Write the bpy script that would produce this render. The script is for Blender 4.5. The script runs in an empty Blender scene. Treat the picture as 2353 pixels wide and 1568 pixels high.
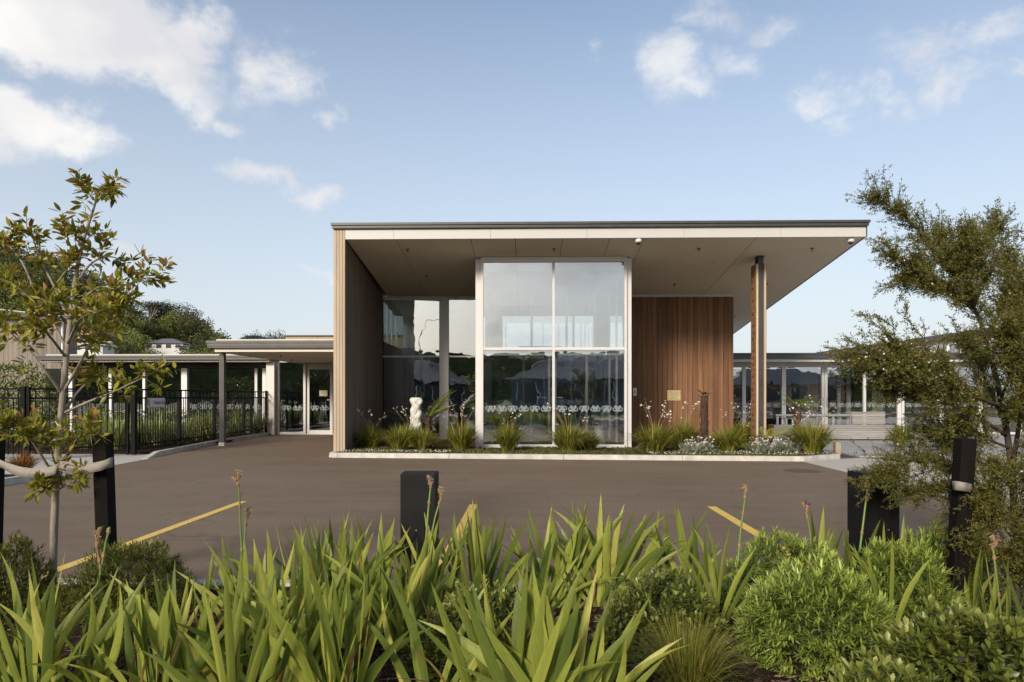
import bpy, math, random
import numpy as np
from mathutils import Vector, Matrix
random.seed(7); RNG = np.random.default_rng(7)
SC = bpy.context.scene; COL = SC.collection
R = math.radians

# ---------------------------------------------------------------- camera
YAW = R(1.3); F = 1569.0; CX = 1176.5; HY = 912.0; EYE = 1.3      # photograph measured on a 2353 x 1568 raster
cam = bpy.data.cameras.new('camera'); CAM = bpy.data.objects.new('camera', cam); COL.objects.link(CAM)
CAM.location = (0, 0, EYE); CAM.rotation_euler = (R(90), 0, YAW)
cam.sensor_width = 36; cam.lens = 36 * F / 2353; cam.shift_y = (HY - 784) / 2353
cam.clip_start = 0.05; cam.clip_end = 6000
SC.camera = CAM
FW = Vector((-math.sin(YAW), math.cos(YAW), 0)); RT = Vector((math.cos(YAW), math.sin(YAW), 0)); UP = Vector((0, 0, 1))
def ray(x, y): return RT * ((x - CX) / F) + FW + UP * ((HY - y) / F)
def at(x, y, d): return Vector((0, 0, EYE)) + ray(x, y) * d                  # at camera depth d
def atY(x, y, Y): r = ray(x, y); return Vector((0, 0, EYE)) + r * (Y / r.y)   # on a wall plane Y
def G(x, y, z=0.0): r = ray(x, y); return Vector((0, 0, EYE)) + r * ((z - EYE) / r.z)   # on the ground
def XA(x, Y): return atY(x, HY, Y).x
def ZA(x, y, Y): return atY(x, y, Y).z
def GD(x, d, z):                                                             # column x at depth d, height z
    p = at(x, HY, d); return Vector((p.x, p.y, z))

# ---------------------------------------------------------------- sky, sun, exposure
SUN_AZ = Vector((-0.42, -0.91, 0)).normalized(); SUN_EL = R(24)
W = bpy.data.worlds.new('World'); SC.world = W; W.use_nodes = True
nt = W.node_tree; N = nt.nodes; L = nt.links
for n in list(N): N.remove(n)
out = N.new('ShaderNodeOutputWorld'); bg = N.new('ShaderNodeBackground'); L.new(bg.outputs[0], out.inputs[0])
bg.inputs[1].default_value = 0.096
sky = N.new('ShaderNodeTexSky'); sky.sky_type = 'NISHITA'; sky.sun_disc = False
sky.sun_elevation = SUN_EL; sky.sun_rotation = math.atan2(SUN_AZ.x, SUN_AZ.y)
sky.air_density = 1.0; sky.dust_density = 1.8; sky.ozone_density = 1.0
def wm(op, a, b=None, c=None):
    n = N.new('ShaderNodeMath'); n.operation = op
    for i, v in enumerate((a, b, c)):
        if v is None: continue
        if isinstance(v, (int, float)): n.inputs[i].default_value = v
        else: L.new(v, n.inputs[i])
    return n.outputs[0]
tc = N.new('ShaderNodeTexCoord'); DIR = tc.outputs['Generated']
CLOUDS = [(200,60,330,125,1.0),(40,40,220,120,1.0),(450,90,110,110,.85),(330,130,190,80,.95),(30,285,190,95,1.05),(185,335,90,55,.72),
 (625,175,105,75,.66),(700,205,40,35,.6),(455,225,80,70,.6),(520,285,60,30,.5),(738,272,50,35,.62),(605,412,130,30,.62),(725,455,85,38,.66),
 (1545,150,75,115,.66),(1570,215,70,40,.66),(1650,15,110,45,.6),(1700,150,80,45,.55),(1800,55,90,32,.52),
 (1905,205,60,38,.62),(1950,255,60,40,.58),(2030,240,50,42,.66),(2200,110,150,42,.66),(2280,80,60,40,.62),(2170,185,95,40,.66),(2290,160,50,25,.55),
 (1630,345,26,20,.55),(1345,150,26,30,.5),(318,578,55,30,.66),(725,650,70,20,.5),(40,530,120,26,.5),(720,760,60,14,.6)]
# fine turbulence breaks the soft masses up into ragged cloud
nz = N.new('ShaderNodeTexNoise'); nz.inputs['Scale'].default_value = 5.5; nz.inputs['Detail'].default_value = 10; nz.inputs['Roughness'].default_value = 0.62
nz.inputs['Distortion'].default_value = 0.25
mp = N.new('ShaderNodeMapping'); mp.inputs['Rotation'].default_value = (0, R(24), 0); mp.inputs['Scale'].default_value = (1, 1, 2.3); L.new(DIR, mp.inputs[0]); L.new(mp.outputs[0], nz.inputs['Vector'])
wn = N.new('ShaderNodeTexNoise'); wn.inputs['Scale'].default_value = 9; wn.inputs['Detail'].default_value = 6; wn.inputs['Roughness'].default_value = .6; L.new(DIR, wn.inputs['Vector'])
w1 = N.new('ShaderNodeVectorMath'); w1.operation = 'SUBTRACT'; L.new(wn.outputs['Color'], w1.inputs[0]); w1.inputs[1].default_value = (.5, .5, .5)
w2 = N.new('ShaderNodeVectorMath'); w2.operation = 'MULTIPLY_ADD'; L.new(w1.outputs[0], w2.inputs[0]); w2.inputs[1].default_value = (.16, .16, .13); L.new(DIR, w2.inputs[2]); WDIR = w2.outputs[0]
mx = None
for (px, py, rx, ry, am) in CLOUDS:
    c = ray(px, py).normalized()
    s = N.new('ShaderNodeVectorMath'); s.operation = 'SUBTRACT'; L.new(WDIR, s.inputs[0]); s.inputs[1].default_value = c
    m = N.new('ShaderNodeVectorMath'); m.operation = 'MULTIPLY'; L.new(s.outputs[0], m.inputs[0])
    k = 1.0 / ray(px, py).length
    g_ = 1.25 if px < 1200 else 1.55; m.inputs[1].default_value = (F / (rx * k * g_), F / (rx * k * g_), F / (ry * k * g_))
    l = N.new('ShaderNodeVectorMath'); l.operation = 'LENGTH'; L.new(m.outputs[0], l.inputs[0])
    f = N.new('ShaderNodeMapRange'); f.interpolation_type = 'SMOOTHSTEP'; L.new(l.outputs['Value'], f.inputs[0])
    f.inputs[1].default_value = 0.0; f.inputs[2].default_value = 1.35; f.inputs[3].default_value = am + (.14 if px < 1200 else .04); f.inputs[4].default_value = 0.0
    mx = f.outputs[0] if mx is None else wm('MAXIMUM', mx, f.outputs[0])
# the same broken cumulus goes on round the rest of the sky
nb = N.new('ShaderNodeTexNoise'); nb.inputs['Scale'].default_value = 2.3; nb.inputs['Detail'].default_value = 3; L.new(mp.outputs[0], nb.inputs['Vector'])
sp = N.new('ShaderNodeSeparateXYZ'); L.new(DIR, sp.inputs[0])
beh = N.new('ShaderNodeMapRange'); L.new(sp.outputs[1], beh.inputs[0]); beh.inputs[1].default_value = 0.42; beh.inputs[2].default_value = 0.2
rest = N.new('ShaderNodeMapRange'); L.new(nb.outputs[0], rest.inputs[0]); rest.inputs[1].default_value = 0.49; rest.inputs[2].default_value = 0.64
mx = wm('MAXIMUM', mx, wm('MULTIPLY', wm('MULTIPLY', rest.outputs[0], beh.outputs[0]), 0.95))
dens = wm('ADD', mx, wm('MULTIPLY', wm('SUBTRACT', nz.outputs[0], 0.5), 2.0))
dn = N.new('ShaderNodeMapRange'); dn.interpolation_type = 'SMOOTHSTEP'; L.new(dens, dn.inputs[0]); dn.inputs[1].default_value = 0.26; dn.inputs[2].default_value = 0.86
dn.inputs[4].default_value = 0.97
ns = N.new('ShaderNodeTexNoise'); ns.inputs['Scale'].default_value = 5.0; ns.inputs['Detail'].default_value = 5
mp2 = N.new('ShaderNodeMapping'); mp2.inputs['Location'].default_value = (.07, .05, -.06); mp2.inputs['Scale'].default_value = (1, 1, 1.7)
L.new(DIR, mp2.inputs[0]); L.new(mp2.outputs[0], ns.inputs['Vector'])
sh = N.new('ShaderNodeMapRange'); L.new(ns.outputs[0], sh.inputs[0]); sh.inputs[1].default_value = 0.36; sh.inputs[2].default_value = 0.58
cc = N.new('ShaderNodeMix'); cc.data_type = 'RGBA'; L.new(sh.outputs[0], cc.inputs[0])
cc.inputs[6].default_value = (4.3, 4.3, 4.5, 1); cc.inputs[7].default_value = (5.6, 5.5, 5.35, 1)
veil = N.new('ShaderNodeMix'); veil.data_type = 'RGBA'; veil.inputs[7].default_value = (4.2, 4.42, 4.72, 1); L.new(sky.outputs[0], veil.inputs[6])   # thin high haze over the whole sky
vf = N.new('ShaderNodeMapRange'); L.new(sp.outputs[2], vf.inputs[0]); vf.inputs[1].default_value = 0.0; vf.inputs[2].default_value = 0.58; vf.inputs[3].default_value = 0.88; vf.inputs[4].default_value = 0.04; L.new(vf.outputs[0], veil.inputs[0])
mxn = N.new('ShaderNodeMix'); mxn.data_type = 'RGBA'; L.new(wm('MULTIPLY', dn.outputs[0], wm('MINIMUM', wm('POWER', wm('MULTIPLY', mx, 1.12), 1.2), 1.0)), mxn.inputs[0]); L.new(veil.outputs[2], mxn.inputs[6]); L.new(cc.outputs[2], mxn.inputs[7])
L.new(mxn.outputs[2], bg.inputs[0])
sl = bpy.data.lights.new('sun', 'SUN'); sl.energy = 2.1; sl.angle = R(12); sl.color = (1.0, 0.90, 0.76)
SUN = bpy.data.objects.new('sun', sl); COL.objects.link(SUN)
sd = Vector((SUN_AZ.x * math.cos(SUN_EL), SUN_AZ.y * math.cos(SUN_EL), math.sin(SUN_EL)))
SUN.rotation_euler = (-sd).to_track_quat('-Z', 'Y').to_euler(); SUN.location = (-20, -25, 30)
SC.view_settings.view_transform = 'Standard'; SC.view_settings.look = 'None'; SC.view_settings.gamma = 1
SC.view_settings.exposure = 0.9; SC.view_settings.use_curve_mapping = False
SC.render.engine = 'CYCLES'
SC.cycles.max_bounces = 10; SC.cycles.transparent_max_bounces = 24; SC.cycles.diffuse_bounces = 4; SC.cycles.glossy_bounces = 5
SC.cycles.use_denoising = True; SC.cycles.sample_clamp_indirect = 8; SC.cycles.caustics_reflective = False; SC.cycles.caustics_refractive = False

# ---------------------------------------------------------------- materials
class NT:
    def __init__(s, name):
        s.m = bpy.data.materials.new(name); s.m.use_nodes = True; s.t = s.m.node_tree
        s.b = s.t.nodes['Principled BSDF']; s.o = s.t.nodes['Material Output']
    def n(s, typ, **kw):
        x = s.t.nodes.new('ShaderNode' + typ)
        for k, v in kw.items():
            if k in x.bl_rna.properties: setattr(x, k, v)
        return x
    def l(s, a, b): s.t.links.new(a, b)
    def math(s, op, a, b=None, clamp=False):
        x = s.n('Math', operation=op); x.use_clamp = clamp
        for i, v in enumerate((a, b)):
            if v is None: continue
            if isinstance(v, (int, float)): x.inputs[i].default_value = v
            else: s.l(v, x.inputs[i])
        return x.outputs[0]
    def mix(s, f, a, b, blend='MIX'):
        x = s.n('Mix'); x.data_type = 'RGBA'; x.blend_type = blend
        for i, v in ((0, f), (6, a), (7, b)):
            if isinstance(v, (int, float)): x.inputs[i].default_value = v
            elif isinstance(v, (tuple, list)): x.inputs[i].default_value = (*v[:3], 1)
            else: s.l(v, x.inputs[i])
        return x.outputs[2]
    def noise(s, vec, scale, detail=4, rough=.55):
        x = s.n('TexNoise'); x.inputs['Scale'].default_value = scale; x.inputs['Detail'].default_value = detail; x.inputs['Roughness'].default_value = rough
        s.l(vec, x.inputs['Vector']); return x.outputs[0]
    def ramp(s, f, a, b):
        x = s.n('MapRange'); s.l(f, x.inputs[0]); x.inputs[1].default_value = a; x.inputs[2].default_value = b; return x.outputs[0]
    def coord(s, stretch=(1, 1, 1), rnd=0):
        t = s.n('TexCoord'); m = s.n('Mapping'); m.inputs['Scale'].default_value = stretch
        v = t.outputs['Object']
        if rnd:
            oi = s.n('ObjectInfo'); q = s.n('VectorMath', operation='MULTIPLY_ADD'); cb = s.n('CombineXYZ')
            for i in range(3): s.l(oi.outputs['Random'], cb.inputs[i])
            s.l(cb.outputs[0], q.inputs[0]); q.inputs[1].default_value = (17, 31, 23); s.l(v, q.inputs[2]); v = q.outputs[0]
        s.l(v, m.inputs[0]); return m.outputs[0]
    def rnd(s): return s.n('ObjectInfo').outputs['Random']
    def bump(s, h, strength, dist=.01):
        x = s.n('Bump'); x.inputs['Strength'].default_value = strength; x.inputs['Distance'].default_value = dist; s.l(h, x.inputs['Height']); s.l(x.outputs[0], s.b.inputs['Normal'])
    def set(s, col=None, rough=None, metal=None, spec=None):
        if col is not None:
            if isinstance(col, (tuple, list)): s.b.inputs['Base Color'].default_value = (*col[:3], 1)
            else: s.l(col, s.b.inputs['Base Color'])
        if rough is not None:
            if isinstance(rough, (int, float)): s.b.inputs['Roughness'].default_value = rough
            else: s.l(rough, s.b.inputs['Roughness'])
        if metal is not None: s.b.inputs['Metallic'].default_value = metal
        if spec is not None: s.b.inputs['Specular IOR Level'].default_value = spec
        return s.m
def sc3(c, k): return tuple(min(1, v * k) for v in c)
def pm(name, c, rough=.6, var=.12, scale=3, bump=0, bscale=60, rnd=.06, metal=0, spec=.5, stretch=(1, 1, 1)):
    t = NT(name); v = t.coord(stretch, 1); f = t.noise(v, scale, 5)
    col = t.mix(t.ramp(f, .3, .7), sc3(c, 1 - var), sc3(c, 1 + var))
    if rnd:
        h = t.n('HueSaturation'); t.l(col, h.inputs['Color']); t.l(t.math('ADD', t.math('MULTIPLY', t.rnd(), 2 * rnd), 1 - rnd), h.inputs['Value']); col = h.outputs[0]
    t.set(col, t.math('ADD', t.math('MULTIPLY', f, .2), rough - .1), metal, spec)
    if bump: t.bump(t.noise(v, bscale, 4), bump)
    return t.m
def wood(name, dark, light, grain=14, rough=.7, rnd=.22, grey=None, axis=2):
    t = NT(name); st = [grain, grain, grain]; st[axis] = .45
    v = t.coord(tuple(st), 1); f = t.noise(v, 1.0, 7, .65)
    col = t.mix(t.ramp(f, .32, .68), dark, light)
    v2 = t.coord((1.2, 1.2, .5), 1); f2 = t.noise(v2, 1.3, 3)
    col = t.mix(t.math('MULTIPLY', t.ramp(f2, .4, .75), .45), col, grey or sc3(dark, .75))
    h = t.n('HueSaturation'); t.l(col, h.inputs['Color']); t.l(t.math('ADD', t.math('MULTIPLY', t.rnd(), 2 * rnd), 1 - rnd), h.inputs['Value'])
    t.set(h.outputs[0], rough, spec=.25 if 'black' not in name else .08); t.bump(f, .25, .004); return t.m
def leafmat(name, c1, c2, c3=None, rough=.45, trans=.3, attr=True, stripe=0, spec=.35, edge=None):
    t = NT(name)
    if attr: a = t.n('Attribute'); a.attribute_name = 'rnd'; f = a.outputs['Fac']
    else: f = t.rnd()
    col = t.mix(t.ramp(f, 0, .7), c1, c2)
    if c3: col = t.mix(t.ramp(f, .82, 1.0), col, c3)
    v = t.coord((1, 1, 1), 0 if attr else 1)
    if stripe:
        tc_ = t.n('TexCoord'); ob = tc_.outputs['Object']
        w = t.n('Mapping'); w.inputs['Scale'].default_value = (260, 260, 1.2); t.l(ob, w.inputs[0]); g = t.noise(w.outputs[0], 1, 2)
        col = t.mix(t.math('MULTIPLY', t.ramp(g, .35, .65), stripe), col, sc3(c1, .6)); t.bump(g, .25, .003)
        sx = t.n('SeparateXYZ'); t.l(ob, sx.inputs[0])
        tip = t.noise(v, 9, 3); tf = t.math('MULTIPLY', t.ramp(sx.outputs[2], .80, 1.0), t.ramp(tip, .5, .65)); col = t.mix(tf, col, (.22, .12, .035))
        yl = t.math('MULTIPLY', t.ramp(t.noise(v, 2.2, 2), .60, .75), .5); col = t.mix(yl, col, (.33, .33, .05))
    t.set(col, rough, spec=spec)
    tr = t.n('BsdfTranslucent'); t.l(t.mix(.5, col, (1, 1, .2), 'MULTIPLY'), tr.inputs[0])
    ms = t.n('MixShader'); ms.inputs[0].default_value = trans; t.l(t.b.outputs[0], ms.inputs[1]); t.l(tr.outputs[0], ms.inputs[2]); t.l(ms.outputs[0], t.o.inputs[0])
    return t.m
def glassmat(name, tint=(.93, .96, .95), boost=.10, wave=.012):
    t = NT(name); t.t.nodes.remove(t.b)
    tr = t.n('BsdfTransparent'); tr.inputs[0].default_value = (*tint, 1); gl = t.n('BsdfGlossy'); gl.inputs['Roughness'].default_value = .0
    gl.inputs[0].default_value = (.95, .97, 1, 1)
    fr = t.n('Fresnel'); fr.inputs[0].default_value = 1.5
    f = t.math('ADD', t.math('MULTIPLY', fr.outputs[0], 1.7), boost, True)
    v = t.coord((1, 1, 1), 1); bp = t.n('Bump'); bp.inputs['Strength'].default_value = wave; bp.inputs['Distance'].default_value = .3; t.l(t.noise(v, 1.6, 2), bp.inputs['Height'])
    t.l(bp.outputs[0], gl.inputs['Normal'])
    ms = t.n('MixShader'); t.l(f, ms.inputs[0]); t.l(tr.outputs[0], ms.inputs[1]); t.l(gl.outputs[0], ms.inputs[2]); t.l(ms.outputs[0], t.o.inputs[0]); return t.m
M = {}
M['cedar'] = wood('cedar', (.130, .062, .032), (.285, .148, .075), 16, .62, .27, (.10, .05, .028))
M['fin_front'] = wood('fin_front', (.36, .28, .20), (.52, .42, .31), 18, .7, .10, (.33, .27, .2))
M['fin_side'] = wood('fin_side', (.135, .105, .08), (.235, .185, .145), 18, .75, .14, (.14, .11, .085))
M['grey_board'] = wood('grey_board', (.17, .145, .12), (.29, .25, .205), 12, .8, .14)
M['pale_board'] = wood('pale_board', (.36, .27, .17), (.54, .42, .28), 12, .75, .10)
M['bench_wood'] = wood('bench_wood', (.21, .195, .18), (.36, .345, .325), 10, .75, .10, (.19, .175, .16), 0)
M['deck_wood'] = wood('deck_wood', (.26, .25, .24), (.42, .41, .40), 8, .8, .09, (.28, .26, .25), 0)
M['carved'] = wood('carved', (.20, .105, .05), (.36, .20, .10), 9, .55, .05)
M['pale_edge'] = wood('pale_edge', (.46, .36, .25), (.60, .50, .38), 10, .6, .05)
M['brown_table'] = wood('brown_table', (.12, .06, .03), (.2, .1, .05), 9, .4, .05)
M['black_wood'] = wood('black_wood', (.005, .0042, .0038), (.012, .010, .009), 20, .7, .05, (.02, .017, .015))
M['fascia'] = pm('fascia', (.49, .475, .455), .45, .02, 1, .02, 90, .02)
M['soffit'] = pm('soffit', (.83, .75, .625), .75, .05, 60, .06, 260, .025)
M['frame'] = pm('frame', (.60, .585, .57), .35, .03, 2, 0, 50, .02)
M['white_frame'] = pm('white_frame', (.74, .72, .69), .4, .02, 2, 0, 50, .02)
M['cream'] = pm('cream', (.66, .62, .56), .5, .03, 2, .02, 80, .02)
M['dark_metal'] = pm('dark_metal', (.050, .047, .045), .40, .15, 4, 0, 60, .05)
M['gutter'] = pm('gutter', (.090, .083, .077), .38, .10, 3, 0, 60, .05)
M['gutter_blue'] = pm('gutter_blue', (.058, .062, .066), .38, .10, 3, 0, 60, .05)
M['black_metal'] = pm('black_metal', (.004, .004, .004), .55, .2, 4, 0, 60, .05, 0, .12)
M['bollard'] = pm('bollard', (.0075, .0073, .0078), .6, .35, 6, .05, 120, .05, 0, .2)
M['galv'] = pm('galv', (.42, .42, .42), .38, .10, 8, 0, 60, .04, .6)
M['steel'] = pm('steel', (.62, .62, .63), .25, .05, 8, 0, 60, .04, .9)
M['roof_light'] = pm('roof_light', (.55, .53, .50), .4, .06, 2, 0, 60, .05)
M['plaster_white'] = pm('plaster_white', (.70, .69, .66), .7, .06, 2, .05, 40, .05)
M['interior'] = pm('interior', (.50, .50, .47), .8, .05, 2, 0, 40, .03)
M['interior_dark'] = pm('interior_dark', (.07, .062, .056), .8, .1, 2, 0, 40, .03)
M['interior_blue'] = pm('interior_blue', (.085, .11, .15), .7, .1, 2, 0, 40, .03)
M['carpet'] = pm('carpet', (.050, .047, .045), .95, .2, 60, .2, 200, .03)
M['blind'] = pm('blind', (.72, .73, .72), .6, .03, 3, 0, 40, .02)
M['curtain'] = pm('curtain', (.46, .43, .34), .9, .1, 3, .1, 30, .05)
M['plastic_white'] = pm('plastic_white', (.75, .75, .74), .35, .02, 3, 0, 40, .02)
M['plastic_black'] = pm('plastic_black', (.02, .02, .02), .3, .1, 3, 0, 40, .02)
M['sculpture'] = pm('sculpture', (.60, .58, .53), .65, .08, 8, .12, 50, 0)
M['brass'] = pm('brass', (.62, .53, .28), .35, .06, 20, 0, 40, .02, .35)
M['brass_edge'] = pm('brass_edge', (.55, .38, .16), .4, .06, 20, 0, 40, .02, .3)
M['ink'] = pm('ink', (.035, .035, .04), .6, .05, 3, 0, 40, 0)
M['ink_brown'] = pm('ink_brown', (.14, .10, .04), .6, .05, 3, 0, 40, 0)
M['sign_white'] = pm('sign_white', (.66, .66, .70), .4, .02, 3, 0, 40, 0)
M['logo_green'] = pm('logo_green', (.13, .24, .05), .5, .05, 3, 0, 40, 0)
M['logo_blue'] = pm('logo_blue', (.03, .10, .17), .5, .05, 3, 0, 40, 0)
M['notice'] = pm('notice', (.72, .70, .48), .6, .02, 3, 0, 40, 0)
M['pink'] = pm('pink', (.55, .25, .25), .5, .02, 3, 0, 40, 0)
M['frost'] = None
M['kerb'] = pm('kerb', (.46, .435, .385), .8, .22, 5, .25, 70, .05)
M['concrete'] = pm('concrete', (.46, .425, .365), .85, .07, 1.2, .12, 90, .04)
M['yellow_paint'] = pm('yellow_paint', (.66, .47, .13), .7, .12, 12, .2, 120, .02)
M['rust_iron'] = pm('rust_iron', (.10, .055, .045), .8, .25, 20, .3, 60, .02)
M['bark_pale'] = pm('bark_pale', (.26, .215, .175), .8, .3, 14, .5, 60, .05, stretch=(1, 1, .25))
M['bark_dark'] = pm('bark_dark', (.060, .042, .030), .9, .35, 14, .8, 50, .05, stretch=(1, 1, .25))
M['fern_trunk'] = pm('fern_trunk', (.062, .032, .022), .95, .45, 30, 1.0, 60, .05)
M['webbing'] = pm('webbing', (.29, .26, .22), .9, .10, 30, .5, 300, 0)
M['dry_stem'] = pm('dry_stem', (.24, .15, .075), .8, .3, 30, .3, 60, .1)
M['stem_green'] = pm('stem_green', (.15, .22, .05), .5, .15, 10, 0, 60, .1)
M['petal_purple'] = pm('petal_purple', (.13, .09, .24), .6, .2, 20, 0, 60, .1)
M['petal_white'] = leafmat('petal_white', (.72, .70, .66), (.85, .83, .8), None, .6, .2)
M['purple_flower'] = leafmat('purple_flower', (.08, .035, .13), (.16, .07, .22), None, .6, .2)
M['daisy_yellow'] = pm('daisy_yellow', (.62, .5, .15), .7, .1, 20, 0, 40, .05)
M['glass'] = glassmat('glass', (.93, .955, .95), .24, .009)
M['glass_dark'] = glassmat('glass_dark', (.5, .56, .56), .36, .010)
M['iris'] = leafmat('iris', (.085, .130, .028), (.36, .40, .070), (.60, .56, .14), .36, .36, False, .4)
M['iris_dead'] = leafmat('iris_dead', (.12, .05, .02), (.26, .15, .05), None, .8, .15, False, .3)
M['tree_green'] = leafmat('tree_green', (.13, .15, .018), (.33, .31, .040), (.42, .34, .06), .36, .38, False)
M['tree_bronze'] = leafmat('tree_bronze', (.24, .125, .045), (.42, .23, .075), None, .42, .32, False)
M['tree_green_m'] = leafmat('tree_green_m', (.12, .14, .018), (.32, .30, .038), (.42, .34, .06), .36, .38, True)
M['tree_bronze_m'] = leafmat('tree_bronze_m', (.24, .125, .045), (.42, .23, .075), None, .42, .32, True)
M['hebe'] = leafmat('hebe', (.085, .130, .020), (.33, .40, .075), (.52, .58, .19), .42, .22)
M['hebe_dark'] = leafmat('hebe_dark', (.055, .078, .014), (.19, .215, .042), (.36, .36, .12), .36, .18)
M['conifer'] = leafmat('conifer', (.055, .070, .012), (.165, .170, .028), (.27, .24, .05), .55, .2)
M['kanuka'] = leafmat('kanuka', (.06, .072, .015), (.165, .16, .032), (.28, .17, .04), .5, .28)
M['tussock'] = leafmat('tussock', (.075, .09, .012), (.26, .26, .036), (.54, .46, .13), .42, .3)
M['golden'] = leafmat('golden', (.11, .13, .02), (.24, .23, .04), (.36, .28, .07), .45, .25)
M['orange_grass'] = leafmat('orange_grass', (.16, .08, .02), (.30, .15, .035), None, .5, .2)
M['toetoe'] = leafmat('toetoe', (.12, .17, .035), (.36, .38, .13), (.60, .56, .30), .5, .3)
M['fern_dark'] = leafmat('fern_dark', (.022, .040, .010), (.050, .080, .018), None, .5, .2)
M['fern_yellow'] = leafmat('fern_yellow', (.16, .20, .025), (.34, .36, .06), None, .5, .3)
M['fern_gold'] = leafmat('fern_gold', (.26, .23, .03), (.45, .38, .06), None, .5, .3)
M['silver'] = leafmat('silver', (.16, .19, .13), (.34, .37, .29), None, .7, .1)
M['cover'] = leafmat('cover', (.050, .060, .015), (.12, .12, .03), (.17, .10, .04), .7, .1)
M['shrub'] = leafmat('shrub', (.05, .075, .014), (.14, .16, .03), None, .5, .2)
M['hill_tree'] = leafmat('hill_tree', (.032, .040, .013), (.085, .088, .026), (.13, .12, .045), .6, .15)
M['hill_green'] = leafmat('hill_green', (.07, .09, .018), (.18, .20, .045), None, .6, .18)
M['gum_tree'] = leafmat('gum_tree', (.018, .021, .012), (.045, .045, .022), None, .6, .1)
M['chip'] = leafmat('chip', (.035, .018, .010), (.095, .055, .034), (.24, .18, .13), .85, 0)
M['roof_tile'] = pm('roof_tile', (.13, .125, .125), .6, .12, 6, .3, 8, .1)
M['corrugated'] = pm('corrugated', (.23, .205, .18), .5, .12, 3, 0, 60, .05)
M['house_white'] = pm('house_white', (.60, .59, .57), .7, .05, 2, 0, 40, .05)
M['house_tan'] = pm('house_tan', (.42, .26, .17), .7, .08, 2, 0, 40, .05)
M['house_blue'] = pm('house_blue', (.07, .09, .12), .6, .08, 2, 0, 40, .05)
M['window_dark'] = pm('window_dark', (.03, .035, .04), .12, .1, 2, 0, 40, .05)
t = NT('frost'); t.set((.33, .38, .39), .6); tr = t.n('BsdfTransparent'); ms = t.n('MixShader'); ms.inputs[0].default_value = .45
t.l(tr.outputs[0], ms.inputs[1]); t.l(t.b.outputs[0], ms.inputs[2]); t.l(ms.outputs[0], t.o.inputs[0]); M['frost'] = t.m
# asphalt: chip speckle, broad worn patches, faint rolled streaks across the lot
t = NT('asphalt'); v = t.coord(); big = t.noise(v, .35, 4); fine = t.noise(v, 190, 3, .7); mid = t.noise(v, 9, 5)
vs = t.coord((.35, 2.6, 1)); st = t.noise(vs, 1.0, 4)
c = t.mix(t.ramp(big, .35, .68), (.138, .095, .060), (.182, .130, .086)); c = t.mix(t.math('MULTIPLY', t.ramp(st, .42, .68), .45), c, (.20, .148, .102))
c = t.mix(t.math('MULTIPLY', t.ramp(fine, .45, .75), .5), c, (.25, .195, .145)); c = t.mix(t.math('MULTIPLY', t.ramp(mid, .55, .8), .3), c, (.095, .068, .046))
sp1 = t.noise(v, 2.3, 6, .7); c = t.mix(t.math('MULTIPLY', t.ramp(sp1, .56, .72), .5), c, (.085, .058, .038)); sp2 = t.noise(v, 60, 4, .8); c = t.mix(t.math('MULTIPLY', t.ramp(sp2, .58, .72), .55), c, (.26, .22, .18)); sp3 = t.noise(v, 75, 4, .8); c = t.mix(t.math('MULTIPLY', t.ramp(sp3, .60, .74), .6), c, (.045, .034, .026))
wv = t.n('VectorMath', operation='MULTIPLY_ADD'); nn = t.n('TexNoise'); nn.inputs['Scale'].default_value = 1.1; nn.inputs['Detail'].default_value = 6; t.l(v, nn.inputs['Vector']); t.l(nn.outputs['Color'], wv.inputs[0]); wv.inputs[1].default_value = (2.2, 2.2, 0); t.l(v, wv.inputs[2])
vo = t.n('TexVoronoi', feature='DISTANCE_TO_EDGE'); vo.inputs['Scale'].default_value = .22; t.l(wv.outputs[0], vo.inputs['Vector']); crk = t.math('MULTIPLY', t.ramp(vo.outputs['Distance'], .004, .001), t.ramp(big, .42, .6)); c = t.mix(t.math('MULTIPLY', crk, .35), c, (.03, .02, .014))
t.set(c, .85, spec=.3); t.bump(t.math('ADD', fine, sp2), .5, .006); M['asphalt'] = t.m
t = NT('yellow_paint'); v = t.coord(); w = t.noise(v, 45, 5, .75); g = t.noise(v, 3, 3); k = t.math('MULTIPLY', t.ramp(w, .54, .62), t.ramp(g, .3, .65))
t.set(t.mix(k, t.mix(g, (.66, .43, .08), (.78, .55, .13)), (.12, .092, .07)), .75); t.bump(w, .4, .004); M['yellow_paint'] = t.m
t = NT('mulch'); v = t.coord(); f = t.noise(v, 28, 6, .7); g = t.noise(v, 4, 3)
t.set(t.mix(t.ramp(f, .3, .7), (.014, .008, .005), t.mix(g, (.05, .028, .017), (.075, .045, .03))), .95, spec=.1); t.bump(f, .9, .03); M['mulch'] = t.m
t = NT('bed_soil'); v = t.coord(); f = t.noise(v, 22, 6, .7); g = t.noise(v, 1.3, 3)
t.set(t.mix(t.ramp(g, .42, .58), t.mix(f, (.05, .026, .014), (.15, .09, .05)), t.mix(f, (.035, .04, .01), (.10, .10, .03))), .95, spec=.1); t.bump(f, .9, .03); M['bed_soil'] = t.m
t = NT('grass_land'); v = t.coord(); f = t.noise(v, .05, 5); g = t.noise(v, .6, 4)
t.set(t.mix(t.ramp(f, .4, .65), t.mix(g, (.04, .055, .018), (.075, .095, .03)), (.13, .125, .05)), .95, spec=.1); M['grass_land'] = t.m
t = NT('forest'); v = t.coord(); f = t.noise(v, .12, 8, .75); t.set(t.mix(t.ramp(f, .4, .6), (.012, .016, .008), (.035, .045, .018)), 1, spec=0); M['forest'] = t.m
t = NT('far_hill'); v = t.coord(); f = t.noise(v, .02, 6); t.set(t.mix(t.ramp(f, .4, .6), (.035, .06, .05), (.05, .08, .065)), 1, spec=0); M['far_hill'] = t.m
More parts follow.
